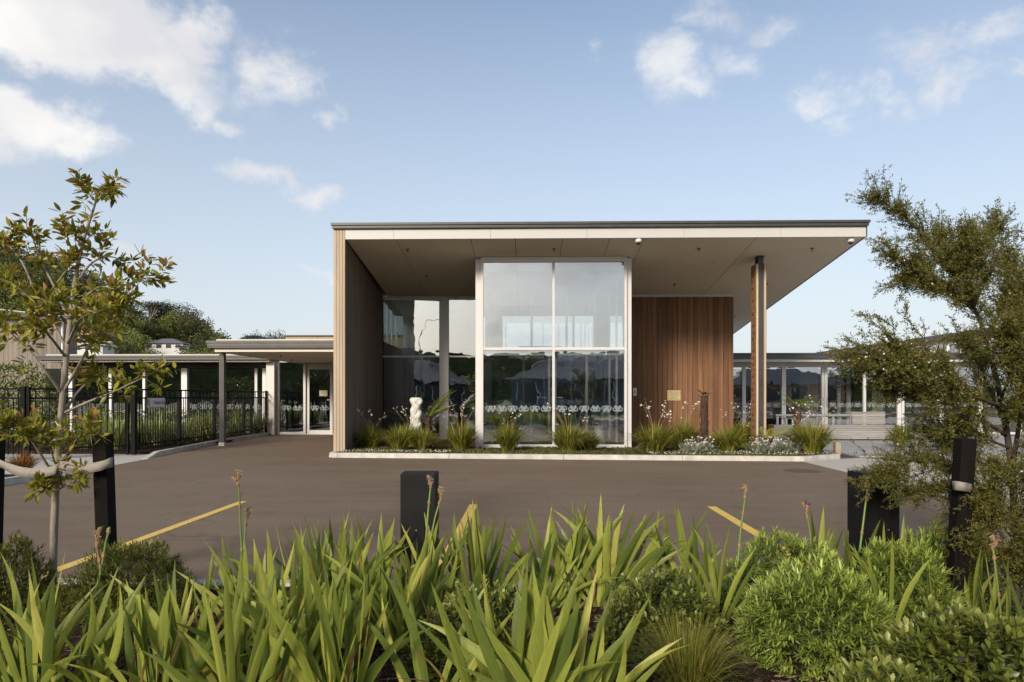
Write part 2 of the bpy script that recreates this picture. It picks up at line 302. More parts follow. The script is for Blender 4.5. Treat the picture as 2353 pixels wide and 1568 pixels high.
# ---------------------------------------------------------------- mesh helpers
class MB:
    def __init__(s): s.v = []; s.f = []
    def add(s, vs, fs): o = len(s.v); s.v += [tuple(p) for p in vs]; s.f += [tuple(i + o for i in f) for f in fs]; return s
    def box(s, x0, x1, y0, y1, z0, z1):
        return s.add([(x0,y0,z0),(x1,y0,z0),(x1,y1,z0),(x0,y1,z0),(x0,y0,z1),(x1,y0,z1),(x1,y1,z1),(x0,y1,z1)],
                     [(0,3,2,1),(4,5,6,7),(0,1,5,4),(1,2,6,5),(2,3,7,6),(3,0,4,7)])
    def hexa(s, lo, hi):    # two quads, bottom and top
        return s.add(list(lo) + list(hi), [(0,3,2,1),(4,5,6,7),(0,1,5,4),(1,2,6,5),(2,3,7,6),(3,0,4,7)])
    def bar(s, a, b, w, h, up=Vector((0, 0, 1))):      # a square bar from a to b
        a = Vector(a); b = Vector(b); d = (b - a).normalized(); x = d.cross(up)
        x = x.normalized() if x.length > 1e-4 else Vector((1, 0, 0)); y = x.cross(d)
        q = [x * (i * w / 2) + y * (j * h / 2) for i, j in ((-1,-1),(1,-1),(1,1),(-1,1))]
        return s.hexa([a + k for k in q], [b + k for k in q])
    def tube(s, pts, rad, n=6, cap=True):
        pts = [Vector(p) for p in pts]; rad = [rad] * len(pts) if isinstance(rad, (int, float)) else rad
        o = len(s.v); ref = Vector((.3, .2, 1)).normalized()
        for i, p in enumerate(pts):
            d = (pts[min(i + 1, len(pts) - 1)] - pts[max(i - 1, 0)]).normalized()
            r = ref if abs(d.dot(ref)) < .95 else Vector((1, 0, 0))
            x = d.cross(r).normalized(); y = d.cross(x)
            for k in range(n):
                a = 2 * math.pi * k / n; s.v.append(tuple(p + (x * math.cos(a) + y * math.sin(a)) * rad[i]))
        for i in range(len(pts) - 1):
            for k in range(n):
                k2 = (k + 1) % n; s.f.append((o + i*n + k, o + i*n + k2, o + (i+1)*n + k2, o + (i+1)*n + k))
        if cap: s.f.append(tuple(o + k for k in range(n))[::-1]); s.f.append(tuple(o + (len(pts)-1)*n + k for k in range(n)))
        return s
    def lathe(s, prof, c=(0, 0, 0), n=16):
        o = len(s.v); c = Vector(c)
        for r, z in prof:
            for k in range(n): a = 2*math.pi*k/n; s.v.append((c.x + r*math.cos(a), c.y + r*math.sin(a), c.z + z))
        for i in range(len(prof) - 1):
            for k in range(n): k2 = (k+1) % n; s.f.append((o+i*n+k, o+i*n+k2, o+(i+1)*n+k2, o+(i+1)*n+k))
        s.f.append(tuple(o+k for k in range(n))[::-1]); s.f.append(tuple(o+(len(prof)-1)*n+k for k in range(n))); return s
    def poly(s, pts, z0, z1):      # a flat slab from a plan outline
        n = len(pts); o = len(s.v)
        s.v += [(p[0], p[1], z0) for p in pts] + [(p[0], p[1], z1) for p in pts]
        s.f.append(tuple(o + i for i in range(n))[::-1]); s.f.append(tuple(o + n + i for i in range(n)))
        for i in range(n): j = (i+1) % n; s.f.append((o+i, o+j, o+n+j, o+n+i))
        return s
    def me(s, name):
        m = bpy.data.meshes.new(name); m.from_pydata(s.v, [], s.f); m.update(); return m
def obj(name, mb, mat=None, parent=None, smooth=False, bevel=0, loc=None):
    m = mb.me(name) if isinstance(mb, MB) else mb
    if mat is not None and not m.materials: m.materials.append(M[mat] if isinstance(mat, str) else mat)
    o = bpy.data.objects.new(name, m); COL.objects.link(o)
    if smooth: m.polygons.foreach_set('use_smooth', [True] * len(m.polygons))
    if parent is not None: o.parent = parent
    if loc is not None: o.location = loc
    if bevel: b = o.modifiers.new('bevel', 'BEVEL'); b.width = bevel; b.segments = 2; b.limit_method = 'ANGLE'
    return o
def tag(o, label, cat, group=None, kind=None):
    o['label'] = label; o['category'] = cat
    if group: o['group'] = group
    if kind: o['kind'] = kind
    return o
def thing(name, label, cat, group=None, loc=(0, 0, 0), rz=0):
    o = bpy.data.objects.new(name, None); COL.objects.link(o); o.location = loc; o.rotation_euler = (0, 0, rz); o.empty_display_size = .1
    return tag(o, label, cat, group)
def part_empty(name, parent):
    o = bpy.data.objects.new(name, None); COL.objects.link(o); o.parent = parent; o.empty_display_size = .1; return o
def struct(name, mb, mat, label=None):
    o = obj(name, mb, mat); o['kind'] = 'structure'
    if label: o['label'] = label
    return o
def rbox(name, parent, mat, *b, bevel=0): return obj(name, MB().box(*b), mat, parent, bevel=bevel)
def setbase(root):       # move an Empty of things built in world coordinates to the base of what it carries, parts staying put
    bpy.context.view_layer.update()
    pts = [c.matrix_world @ Vector(b) for c in root.children_recursive if c.type == 'MESH' for b in c.bound_box]
    if not pts: return root
    lo = Vector((min(p.x for p in pts), min(p.y for p in pts), min(p.z for p in pts))); hi = Vector((max(p.x for p in pts), max(p.y for p in pts), 0))
    b = Vector(((lo.x + hi.x) / 2, (lo.y + hi.y) / 2, lo.z))
    root.location = b
    for c in root.children: c.matrix_parent_inverse = Matrix.Translation(-b)
    return root
# --- bulk foliage: one template stamped through many transforms into one mesh, with a random value per stamp
def frames(dirs, roll):
    d = dirs / np.linalg.norm(dirs, axis=1, keepdims=True)
    ref = np.where(np.abs(d[:, 2:3]) > .95, np.array([[1., 0, 0]]), np.array([[0, 0, 1.]]))
    x = np.cross(d, ref); x /= np.linalg.norm(x, axis=1, keepdims=True); y = np.cross(d, x)
    c, s_ = np.cos(roll)[:, None], np.sin(roll)[:, None]
    return np.stack([x*c + y*s_, -x*s_ + y*c, d], axis=2)          # columns: side, normal, along
def stamp(tv, tf, rot, pos, scale, rnd=None):
    tv = np.asarray(tv, float); n = len(pos); sc = np.asarray(scale, float)
    if sc.ndim == 1: sc = np.repeat(sc[:, None], 3, 1)
    v = np.einsum('nij,nkj->nki', rot, tv[None] * sc[:, None, :]) + pos[:, None, :]
    f = (np.asarray(tf)[None] + (np.arange(n) * len(tv))[:, None, None])
    r = np.repeat(RNG.random(n) if rnd is None else rnd, len(tv))
    return v.reshape(-1, 3), f.reshape(-1, len(tf[0])), r
def join(chunks):        # chunks of (v, f, r) with equal face size
    o = 0; V = []; Fc = []; Rr = []
    for v, f, r in chunks: V.append(v); Fc.append(f + o); Rr.append(r); o += len(v)
    return np.concatenate(V), np.concatenate(Fc), np.concatenate(Rr)
def bulkmesh(name, v, f, r, mats, mi=None, smooth=False):
    m = bpy.data.meshes.new(name); nf, k = f.shape
    m.vertices.add(len(v)); m.vertices.foreach_set('co', v.astype(np.float32).ravel())
    m.loops.add(nf * k); m.loops.foreach_set('vertex_index', f.astype(np.int32).ravel())
    m.polygons.add(nf); m.polygons.foreach_set('loop_start', np.arange(0, nf * k, k, dtype=np.int32))
    try: m.polygons.foreach_set('loop_total', np.full(nf, k, dtype=np.int32))
    except Exception: pass
    for a in (mats if isinstance(mats, list) else [mats]): m.materials.append(M[a])
    if mi is not None: m.polygons.foreach_set('material_index', mi.astype(np.int32))
    if smooth: m.polygons.foreach_set('use_smooth', np.ones(nf, dtype=bool))
    at_ = m.attributes.new('rnd', 'FLOAT', 'POINT'); at_.data.foreach_set('value', r.astype(np.float32))
    m.update(calc_edges=True); m.validate(); return m
def part_of(name, me, parent, stuff=True, loc=None):
    o = bpy.data.objects.new(name, me); COL.objects.link(o)
    if parent is not None: o.parent = parent
    if loc is not None: o.location = loc
    if stuff: o['kind'] = 'stuff'
    return o
# leaf templates: +Z along the leaf, X across, Y the leaf's normal
LANCE = ([(0,0,0),(-.5,.12,.35),(0,-.04,.4),(.5,.12,.35),(-.33,.08,.72),(0,-.02,.75),(.33,.08,.72),(0,.05,1)],
         [(0,2,1),(0,3,2),(1,2,4),(2,5,4),(2,3,6),(2,6,5),(4,5,7),(5,6,7)])
SIMPLE = ([(0,0,0),(-.5,.08,.45),(.5,.08,.45),(0,0,1)], [(0,2,1),(1,2,3)])
QUADL = ([(0,0,0),(.5,.1,.5),(0,0,1),(-.5,.1,.5)], [(0,1,2),(0,2,3)])
def rdir(n): d = RNG.normal(size=(n, 3)); return d / np.linalg.norm(d, axis=1, keepdims=True)
def sized(t, w, l): return [(x * w, y * w, z * l) for x, y, z in t[0]], t[1]
def blades(n, h, spread, w, arch=.5, seg=5, base_r=.05, hvar=.35):      # arching grass blades as one triangle mesh
    V = []; Fc = []; Rr = []; o = 0
    for i in range(n):
        a = RNG.random() * 2 * math.pi; br = base_r * math.sqrt(RNG.random()); hh = h * (1 - hvar * RNG.random()); sp_ = spread * (RNG.random() ** .8)
        tang = np.array([-math.sin(a), math.cos(a), 0]); rad = np.array([math.cos(a), math.sin(a), 0]); b = rad * br + np.array([0, 0, 0])
        ar = arch * (.4 + RNG.random()); r = RNG.random(); ww = w * (.7 + .6 * RNG.random()); tw = RNG.normal() * .5
        for k in range(seg + 1):
            t_ = k / seg; p = b + rad * sp_ * (t_ ** 1.5) + np.array([0, 0, hh * (t_ - ar * t_ ** 3 * sp_ / max(spread, .01) * .8)])
            wv = (tang * math.cos(tw) + rad * math.sin(tw)) * ww * .5 * (1 - t_ ** 2.2)
            if k < seg: V += [p - wv, p + wv]; Rr += [r, r]
            else: V += [p]; Rr += [r]
        for k in range(seg - 1): q = o + 2 * k; Fc += [(q, q+1, q+3), (q, q+3, q+2)]
        q = o + 2 * (seg - 1); Fc += [(q, q+1, q+2)]; o += 2 * seg + 1
    return np.array(V), np.array(Fc), np.array(Rr)
def text(parent, body, size, loc, rot, mat, align='CENTER', extrude=.0008, xs=1):
    c = bpy.data.curves.new('lettering', 'FONT'); c.body = body; c.size = size; c.align_x = align; c.align_y = 'CENTER'; c.extrude = extrude
    c.materials.append(M[mat]); o = bpy.data.objects.new('lettering', c); COL.objects.link(o); o.parent = parent; o.location = loc; o.rotation_euler = rot; o.scale = (xs, 1, 1)
    bpy.context.view_layer.update(); me = bpy.data.meshes.new_from_object(o.evaluated_get(bpy.context.evaluated_depsgraph_get()))
    bpy.data.objects.remove(o); q = bpy.data.objects.new('lettering', me); COL.objects.link(q); q.parent = parent; q.location = loc; q.rotation_euler = rot; q.scale = (xs, 1, 1); return q
def ribbon(mb, pts, w, nrm, t=.004):          # flat band along pts, width w in the plane normal to nrm, thickness t
    nrm = Vector(nrm).normalized(); pts = [Vector(p) for p in pts]; n = len(pts); o = len(mb.v)
    for i, p in enumerate(pts):
        d = (pts[min(i+1, n-1)] - pts[max(i-1, 0)]).normalized(); s_ = d.cross(nrm).normalized(); ww = w[i] if isinstance(w, (list, tuple)) else w
        for q in (s_ * ww/2, -s_ * ww/2): mb.v.append(tuple(p + q)); mb.v.append(tuple(p + q + nrm * t))
    for i in range(n - 1):
        a = o + 4*i; b = a + 4
        mb.f += [(a, b, b+1, a+1), (a+2, a+3, b+3, b+2), (a+1, b+1, b+3, a+3), (a, a+2, b+2, b)]
    a = o; b = o + 4*(n-1); mb.f += [(a, a+1, a+3, a+2), (b, b+2, b+3, b+1)]
def koru(mb, c, ux, uz, nrm, r, flip, w=.022, turns=1.35, up=1):    # one curled shoot of the frosted scroll pattern
    pts = []; c = Vector(c)
    for i in range(26):
        t_ = i / 25; a = math.pi * (.5 + 2 * turns * t_); rr = r * (1 - .78 * t_)
        pts.append(c + ux * (flip * rr * math.cos(a)) + uz * (up * rr * math.sin(a)))
    ribbon(mb, pts, [w * (1 - .45 * i / 25) for i in range(26)], nrm, .0015)
def scroll_band(name, parent, x0, x1, Y, z, h, pitch=None):     # scrolls along X on the face of a pane at Y, towards the camera
    mb = MB(); n = max(2, 2 * round((x1 - x0) / (h * .84) / 2)); p = (x1 - x0) / n; ux = Vector((1, 0, 0)); uz = Vector((0, 0, 1))
    for i in range(n):
        f = 1 if i % 2 else -1; u = 1 if (i // 2) % 2 else -1; cx = x0 + (i + .5) * p
        koru(mb, (cx + f * p * .04, Y, z - u * h * .03), ux, uz, (0, -1, 0), h * .44, f, h * .19, 1.2, u)
        ribbon(mb, [Vector((cx - f*p*.5, Y, z - u*h*.42)) + Vector((f*p*.5*t_, 0, u*h*.85*(t_**1.6))) for t_ in [k/8 for k in range(9)]], h*.17, (0, -1, 0), .001)
        for k in range(5):
            a = math.pi * (.2 + .32 * k); q = Vector((cx + math.cos(a)*h*.30*f, Y, z + u*math.sin(a)*h*.30))
            mb.box(q.x - h*.018, q.x + h*.018, Y - .003, Y - .0018, q.z - h*.018, q.z + h*.018)
    return obj(name, mb, 'frost', parent)
# ================================================================ THE SETTING: ground, lot, kerbs, paths
struct('ground', MB().add([(-3000,-3000,-.04),(3000,-3000,-.04),(3000,3000,-.04),(-3000,3000,-.04)], [(0,1,2,3)]), 'grass_land')
struct('asphalt', MB().box(-40, 40, 4.2, 24.5, -.03, 0), 'asphalt')
struct('road', MB().box(-90, 90, -13, -5.2, -.03, 0), 'asphalt')
struct('footpath', MB().box(-90, 90, -5.2, -3.0, -.03, .06), 'concrete')
# the hillside on the left, rising away from the lot, and a long wooded ridge far off
HILL = [(-1500, 60), (-300, 46), (0, 37), (100, 33), (170, 24), (250, 19), (340, 18), (390, 19), (440, 17), (470, 12), (510, 9), (550, 6.5), (620, 3.5), (760, 2), (1100, 0)]
def hill_h(x, y):
    a = max(0, min(1, (y - 115) / 95)); px = CX + F * (x / max(y, 1) + .0227); prof = HILL[-1][1]
    for (p0, h0), (p1, h1) in zip(HILL, HILL[1:]):
        if px <= p1: prof = h0 + (h1 - h0) * max(0, (px - p0) / (p1 - p0)); break
    far = 1 if y < 235 else max(.3, 1 - (y - 235) / 120)
    return prof * a * a * (3 - 2 * a) * far * (1 + .04 * math.sin(x * .13) * math.sin(y * .11))
def grid(x0, x1, nx, y0, y1, ny, fn):
    mb = MB()
    for j in range(ny + 1):
        for i in range(nx + 1):
            x = x0 + (x1 - x0) * i / nx; y = y0 + (y1 - y0) * j / ny; mb.v.append((x, y, fn(x, y)))
    for j in range(ny):
        for i in range(nx): a = j*(nx+1)+i; mb.f.append((a, a+1, a+nx+2, a+nx+1))
    return mb
struct('hillside', grid(-420, 60, 48, 70, 420, 35, lambda x, y: hill_h(x, y) - .1), 'grass_land')
struct('distant_hill', grid(-1400, 300, 60, 1300, 1900, 8, lambda x, y: -5 + (150 * math.exp(-((x + 640) / 150) ** 2) + 62 * math.exp(-((x+430)/90)**2) + 6 * math.sin(x * .03) * math.sin(x*.011)) * (1 - abs(y - 1600) / 320)), 'far_hill')
struct('opposite_hill', grid(-500, 500, 50, -420, -90, 14, lambda x, y: -1 + (16 + 10 * math.sin(x * .012 + 2.6) + 3 * math.sin(x * .05)) * max(0, 1 - abs(y + 260) / 170)), 'forest')
# planting beds
struct('front_bed', MB().box(-14, 14, -2.9, 4.352, -.02, .08), 'mulch')
PB = [G(0, 1118), G(121, 1099)]
struct('left_bed', MB().poly([(-40, 4.2), (PB[0].x - .12, 4.2), (PB[0].x - .12, PB[0].y), (PB[1].x - .12, PB[1].y), (-40, PB[1].y)], -.02, .06), 'mulch')
KL = [G(343, 1055), G(368, 1048), G(440, 1033), G(510, 1018.5), G(619, 1001.5)]
struct('fence_bed', MB().poly([(-40, 15.2), (KL[1].x - .13, 15.2), (KL[2].x - .13, KL[2].y), (KL[4].x - .13, KL[4].y), (KL[4].x - .13, 24), (-40, 24)], -.02, .055), 'mulch')
struct('gate_path', MB().poly([(PB[1].x, PB[1].y + .02), (G(257, 1071).x, G(257, 1071).y), (KL[0].x, KL[0].y), (KL[1].x - .15, 15.19), (-40, 15.19), (-40, PB[1].y + .02)], -.02, .006), 'concrete')
def kerb(name, pts, inward, w=.13, h=.1, step=2.0, ramp=0):
    root = part_empty(name, None); root['kind'] = 'structure'
    pts = [Vector((p[0], p[1], 0)) for p in pts]; inn = []
    for i, p in enumerate(pts):
        d = (pts[min(i+1, len(pts)-1)] - pts[max(i-1, 0)]).normalized(); inn.append(p + Vector((-d.y, d.x, 0)) * inward * w)
    for i in range(len(pts) - 1):
        ln = (pts[i+1] - pts[i]).length; k = max(1, round(ln / step))
        for j in range(k):
            g = .003 / max(ln, .01); a, b = j / k + g, (j + 1) / k - g
            q = [pts[i].lerp(pts[i+1], a), pts[i].lerp(pts[i+1], b), inn[i].lerp(inn[i+1], b), inn[i].lerp(inn[i+1], a)]
            hh = [h, h]
            if ramp and i == 0: hh = [h * .15, h]
            lo = [v + Vector((0, 0, -.02)) for v in q]
            dd = (q[3] - q[0]).normalized() * .025
            hi = [q[0] + dd + Vector((0,0,hh[0])), q[1] + dd + Vector((0,0,hh[1])), q[2] + Vector((0,0,hh[1])), q[3] + Vector((0,0,hh[0]))]
            obj('kerb_stone', MB().hexa(lo, hi), 'kerb', root, bevel=.008)
    return root
kerb('front_bed_kerb', [(-14, 4.475), (14, 4.475)], -1, .123)
kerb('left_bed_kerb', [(PB[0].x, 4.3), (PB[0].x, PB[0].y), (PB[1].x, PB[1].y)], 1, .14)
kerb('fence_kerb', KL, 1, .14, .1, 2.0, 1)
KA = G(748, 1052); KB = G(1850, 1061); KE = G(1932, 1055)
crn = [(KA.x + .25 - .25 * math.cos(a), KA.y + .25 - .25 * math.sin(a)) for a in [math.pi / 2 * k / 5 for k in range(6)]]
kerb('building_kerb', [(KA.x, 23.3), (KA.x, KA.y + .27)] + crn + [(KB.x, KB.y), (KE.x, KE.y)], 1, .15, .1, 2.35)
GB = MB().poly([(KA.x + .16, 15.2), (KA.x + .3, KA.y + .16), (KB.x, KB.y + .14), (KE.x, KE.y + .14), (KE.x + .1, 16.2), (6.35, 17.4), (6.35, 19.6), (KA.x + .16, 19.6)], -.02, .085)
struct('garden_bed', GB, 'bed_soil')
# concrete apron to the right and the timber decking behind it
AP = [G(1850, 1062.5), G(2205, 1152)]
struct('concrete_path', MB().poly([(AP[1].x, 4.6), (8.2, 4.6), (8.2, 12.6), (KE.x + .5, KE.y + .2), (AP[0].x, AP[0].y + .1)], -.02, .008), 'concrete')
dk = part_empty('timber_deck', None); dk['kind'] = 'structure'
bw = .14; y = KE.y + .35
while y < 23.4:
    x0 = KE.x + .18 if y > 15.6 else KE.x + .55
    k = 0; xx = x0
    while xx < 15.5:
        ln = 3.6 if k else 1.2 + 2.2 * random.random(); x1 = min(xx + ln, 15.5)
        obj('deck_board', MB().box(xx, x1 - .004, y, y + bw - .007, -.01, .03 + random.random() * .003), 'deck_wood', dk); xx = x1; k += 1
    y += bw
struct('deck_ground', MB().box(KE.x + .17, 15.5, KE.y + .30, 23.45, -.028, .004), 'carpet')
struct('side_paving', MB().box(8.2, 30, 4.6, KE.y + .28, -.02, .012), 'concrete')
# yellow bay lines, each its own painted strip
for (xa, ya, xb, yb, lb) in ((551, 1153, 92, 1330, 'left'), (1094, 1160, 1036, 1250, 'middle'), (1643, 1165, 1775, 1255, 'right')):
    a = G(xa, ya); b = G(xb, yb); X = (a.x + b.x) / 2
    o = obj('painted_line', MB().box(X - .05, X + .05, 4.49, a.y, .001, .004), 'yellow_paint')
    tag(o, {'left': 'long yellow bay line running to the kerb beside the staked young tree', 'middle': 'short yellow bay line end beside the black bollard among irises', 'right': 'yellow bay line end above the bright green hebe bushes'}[lb], 'road marking', 'painted parking bay lines', 'thing')
mh = G(1842, 1083); o = obj('manhole_cover', MB().lathe([(.30, -.004), (.30, .004), (.25, .004), (.245, .002), (.05, .002), (.05, .005)], (mh.x, mh.y, .001), 28), 'rust_iron')
tag(o, 'round rusty manhole cover set in asphalt near the concrete path', 'manhole')

# ================================================================ THE ENTRANCE PAVILION
YF, YG, YT, YB = 15.0, 16.2, 19.5, 22.0
SL = .129; ZS0 = ZA(1390, 546, YF)
def SZ(Y): return ZS0 - SL * (Y - YF)
def soff(x, y):       # pixel to the sloping soffit
    r = ray(x, y); t_ = (ZS0 + SL * YF - EYE) / (r.z + SL * r.y); return Vector((0, 0, EYE)) + r * t_
XL0, XL1, XR = XA(766, YF), XA(793, YF), XA(1993, YF)
ZC0, ZC1 = ZA(1390, 523.5, YF), ZA(1390, 510.5, YF)
PV = thing('entrance_pavilion', 'tall entrance pavilion with sloping overhanging roof, glazed bay and timber walls', 'building')
roof = part_empty('roof', PV)
obj('roof_deck', MB().hexa([(XL0,YF+.03,ZC0-.02),(XR-.03,YF+.03,ZC0-.02),(XR-.03,YB,SZ(YB)+.05),(XL0,YB,SZ(YB)+.05)], [(XL0,YF+.03,ZC1-.03),(XR-.03,YF+.03,ZC1-.03),(XR-.03,YB,SZ(YB)+.34),(XL0,YB,SZ(YB)+.34)]), 'dark_metal', roof)
XW = XA(1686, YT)
obj('roof_deck', MB().hexa([(XW,YB,SZ(YB)+.05),(XR-.03,YB,SZ(YB)+.05),(XR-.03,27,SZ(27)+.05),(XW,27,SZ(27)+.05)], [(XW,YB,SZ(YB)+.34),(XR-.03,YB,SZ(YB)+.34),(XR-.03,27,SZ(27)+.34),(XW,27,SZ(27)+.34)]), 'dark_metal', roof)
obj('roof_backing', MB().hexa([(XL0,YF+.03,ZS0+.02),(XR-.03,YF+.03,ZS0+.02),(XR-.03,YB,SZ(YB)+.02),(XL0,YB,SZ(YB)+.02)], [(XL0,YF+.03,ZC0-.03),(XR-.03,YF+.03,ZC0-.03),(XR-.03,YB,SZ(YB)+.045),(XL0,YB,SZ(YB)+.045)]), 'dark_metal', roof)
cpL, cpR = XA(762, YF) , XA(1997, YF)
obj('cap_flashing', MB().box(cpL, cpR, YF - .075, YF + .6, ZC1 - .055, ZC1).box(cpL + .02, cpR - .02, YF - .05, YF + .5, ZC0 + .012, ZC1 - .058).box(cpL + .035, cpR - .035, YF - .062, YF + .5, ZC0 - .002, ZC0 + .009), 'dark_metal', roof, bevel=.004)
obj('side_flashing', MB().hexa([(XR-.028,YF+.0,ZS0-.005),(XR,YF+.0,ZS0-.005),(XR,27,SZ(27)-.005),(XR-.028,27,SZ(27)-.005)], [(XR-.028,YF,ZC1-.06),(XR,YF,ZC1-.06),(XR,27,SZ(27)+.36),(XR-.028,27,SZ(27)+.36)]), 'dark_metal', roof)
fx = [793, 905, 1127, 1349, 1572, 1795, 1991]
for a, b in zip(fx, fx[1:]):
    obj('fascia_panel', MB().box(XA(a, YF) + .002, XA(b, YF) - .002, YF, YF + .028, ZS0 - .012, ZC0 - .004), 'fascia', roof, bevel=.003)
sx = [XL1 + .004] + [XA(p, YF) for p in (909, 1081, 1184, 1293, 1403, 1482, 1741)] + [XR - .03]
sy = [YF + .03, 15.93, 17.04, 18.14, 19.24, 20.34, 21.44, YB, 23.1, 24.2, 25.3, 26.4, 27]
soffit = part_empty('soffit', PV)
for i in range(len(sx) - 1):
    for j in range(len(sy) - 1):
        x0, x1, y0, y1 = sx[i] + .006, sx[i+1] - .006, sy[j] + .002, sy[j+1] - .002
        if y0 > YB - .1:
            if x1 < XW: continue
            x0 = max(x0, XW + .01)
        obj('soffit_panel', MB().hexa([(x0,y0,SZ(y0)),(x1,y0,SZ(y0)),(x1,y1,SZ(y1)),(x0,y1,SZ(y1))], [(x0,y0,SZ(y0)+.012),(x1,y0,SZ(y0)+.012),(x1,y1,SZ(y1)+.012),(x0,y1,SZ(y1)+.012)]), 'soffit', soffit)
# the timber fin wall on the left
YFE = 19.56
def XF(Y): return XL1 - .13 * (Y - YF) / 4.5
fin = part_empty('fin_wall', PV)
obj('fin_core', MB().hexa([(XL0+.03,YF+.03,.05),(XL1-.022,YF+.03,.05),(XF(YB+1.2)-.022,YB+1.2,.05),(XL0+.03,YB+1.2,.05)], [(XL0+.03,YF+.03,2.9),(XL1-.022,YF+.03,2.9),(XF(YB+1.2)-.022,YB+1.2,2.9),(XL0+.03,YB+1.2,2.9)]), 'cedar', fin)
obj('fin_core', MB().hexa([(XL0+.03,YF+.03,2.901),(XL1-.022,YF+.03,2.901),(XF(19.7)-.022,19.7,2.901),(XL0+.03,19.7,2.901)], [(XL0+.03,YF+.03,ZC0-.03),(XL1-.022,YF+.03,ZC0-.03),(XF(19.7)-.022,19.7,SZ(19.7)),(XL0+.03,19.7,SZ(19.7))]), 'interior_dark', fin)
for yy in (19.72, 20.4, 21.1, 21.8): obj('window_post', MB().box(XL0+.05, XL1-.16, yy, yy+.07, 2.901, SZ(yy+.07)-.01), 'white_frame', fin)
fb = [XL0, XL0 + .068, XL0 + .068 + .066, XL0 + .2, XL1]
for a, b in zip(fb, fb[1:]):
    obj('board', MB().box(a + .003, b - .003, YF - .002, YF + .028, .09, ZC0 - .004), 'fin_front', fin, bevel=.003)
nb_ = 60; st = (YFE - YF - .03) / nb_
for i in range(nb_):
    y0 = YF + .03 + st * i; y1 = y0 + st
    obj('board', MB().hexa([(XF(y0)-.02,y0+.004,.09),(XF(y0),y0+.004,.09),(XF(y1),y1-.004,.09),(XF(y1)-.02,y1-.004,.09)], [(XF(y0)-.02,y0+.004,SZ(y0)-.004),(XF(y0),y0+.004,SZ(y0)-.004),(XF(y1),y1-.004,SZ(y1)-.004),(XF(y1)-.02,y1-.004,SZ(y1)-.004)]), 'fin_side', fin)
for i in range(40):           # the outer face, seen from the drive
    y0 = YF + .03 + .2 * i; y1 = y0 + .2
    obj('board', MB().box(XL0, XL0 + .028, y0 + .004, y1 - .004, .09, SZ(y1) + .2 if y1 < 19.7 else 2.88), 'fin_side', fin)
# the cedar wall right of the glazed bay
cw = part_empty('cedar_wall', PV)
CX0, CX1 = XA(1452, YT), XA(1685.5, YT); ztop = SZ(YT) - .075
obj('wall_core', MB().box(CX0, CX1 - .03, YT + .03, YB, .03, SZ(YB) - .02), 'interior_dark', cw)
nbd = 20; w_ = (CX1 - CX0) / nbd
for i in range(nbd):
    dy = random.uniform(-.002, .002)
    obj('board', MB().box(CX0 + w_*i + .004, CX0 + w_*(i+1) - .004, YT + dy, YT + .024, .14, ztop), 'cedar', cw, bevel=.003)
for i in range(12): obj('board', MB().box(CX1 - .026, CX1 - .002, YT + .03 + .2*i, YT + .222 + .2*i, .14, SZ(YT + .23 + .2*i) - .02), 'cedar', cw)
obj('head_trim', MB().box(CX0, CX1 + .01, YT - .015, YT + .03, ztop + .003, SZ(YT) - .006), 'frame', cw)
obj('plinth', MB().box(CX0, CX1, YT + .004, YT + .03, .03, .137), 'interior_dark', cw)
# the glazed bay standing forward
bay = part_empty('glazed_bay', PV)
GX0, GX1, GM = XA(1104.5, YG), XA(1441, YG), XA(1272, YG)
ZG0, ZG1 = .09, SZ(YG) - .012
ZT = ZA(1272, 801.5, YG)
fwid = .065
obj('jamb', MB().box(GX0, GX0 + .062, YG, YG + .14, ZG0, ZG1), 'frame', bay, bevel=.004); obj('jamb', MB().box(GX1 - .062, GX1, YG, YG + .14, ZG0, ZG1), 'frame', bay, bevel=.004)
obj('head', MB().box(GX0 + .063, GX1 - .063, YG + .002, YG + .14, ZA(1272, 602, YG), ZG1), 'frame', bay, bevel=.004)
obj('sill', MB().box(GX0 + .063, GX1 - .063, YG - .004, YG + .14, ZG0, ZG0 + .075), 'frame', bay, bevel=.004)
obj('mullion', MB().box(GM - .03, GM + .03, YG + .003, YG + .13, ZG0 + .076, ZA(1272, 602.5, YG)), 'frame', bay, bevel=.004)
for a, b in ((GX0 + .063, GM - .031), (GM + .031, GX1 - .063)):
    obj('transom', MB().box(a, b, YG + .005, YG + .13, ZT - .032, ZT + .032), 'frame', bay, bevel=.004)
    obj('pane', MB().box(a, b, YG + .05, YG + .056, ZG0 + .076, ZT - .033), 'glass', bay)
    obj('pane', MB().box(a, b, YG + .05, YG + .056, ZT + .033, ZA(1272, 602.5, YG)), 'glass', bay)
    scroll_band('frosted_band', bay, a + .04, b - .02, YG + .047, ZA(1272, 939.5, YG), .165)
for X0, X1 in ((GX0 - .128, GX0 - .002), (GX1 + .002, GX1 + .115)):
    obj('corner_post', MB().box(X0, X1, YG + .07, YG + .26, ZG0 - .02, SZ(YG + .26) - .006), 'frame', bay, bevel=.004)
for X in (GX0 + .02, GX1 - .026):        # glazed returns of the bay
    obj('pane', MB().box(X, X + .006, YG + .27, YT + .0, .12, SZ(YT) - .1), 'glass', bay)
    for yy in (17.9, YT - .05): obj('mullion', MB().hexa([(X-.025,yy,.09),(X+.031,yy,.09),(X+.031,yy+.06,.09),(X-.025,yy+.06,.09)], [(X-.025,yy,SZ(yy+.06)-.02),(X+.031,yy,SZ(yy+.06)-.02),(X+.031,yy+.06,SZ(yy+.06)-.02),(X-.025,yy+.06,SZ(yy+.06)-.02)]), 'frame', bay)
    obj('transom', MB().box(X - .02, X + .026, YG + .27, YT - .06, ZT - .03, ZT + .03), 'frame', bay)
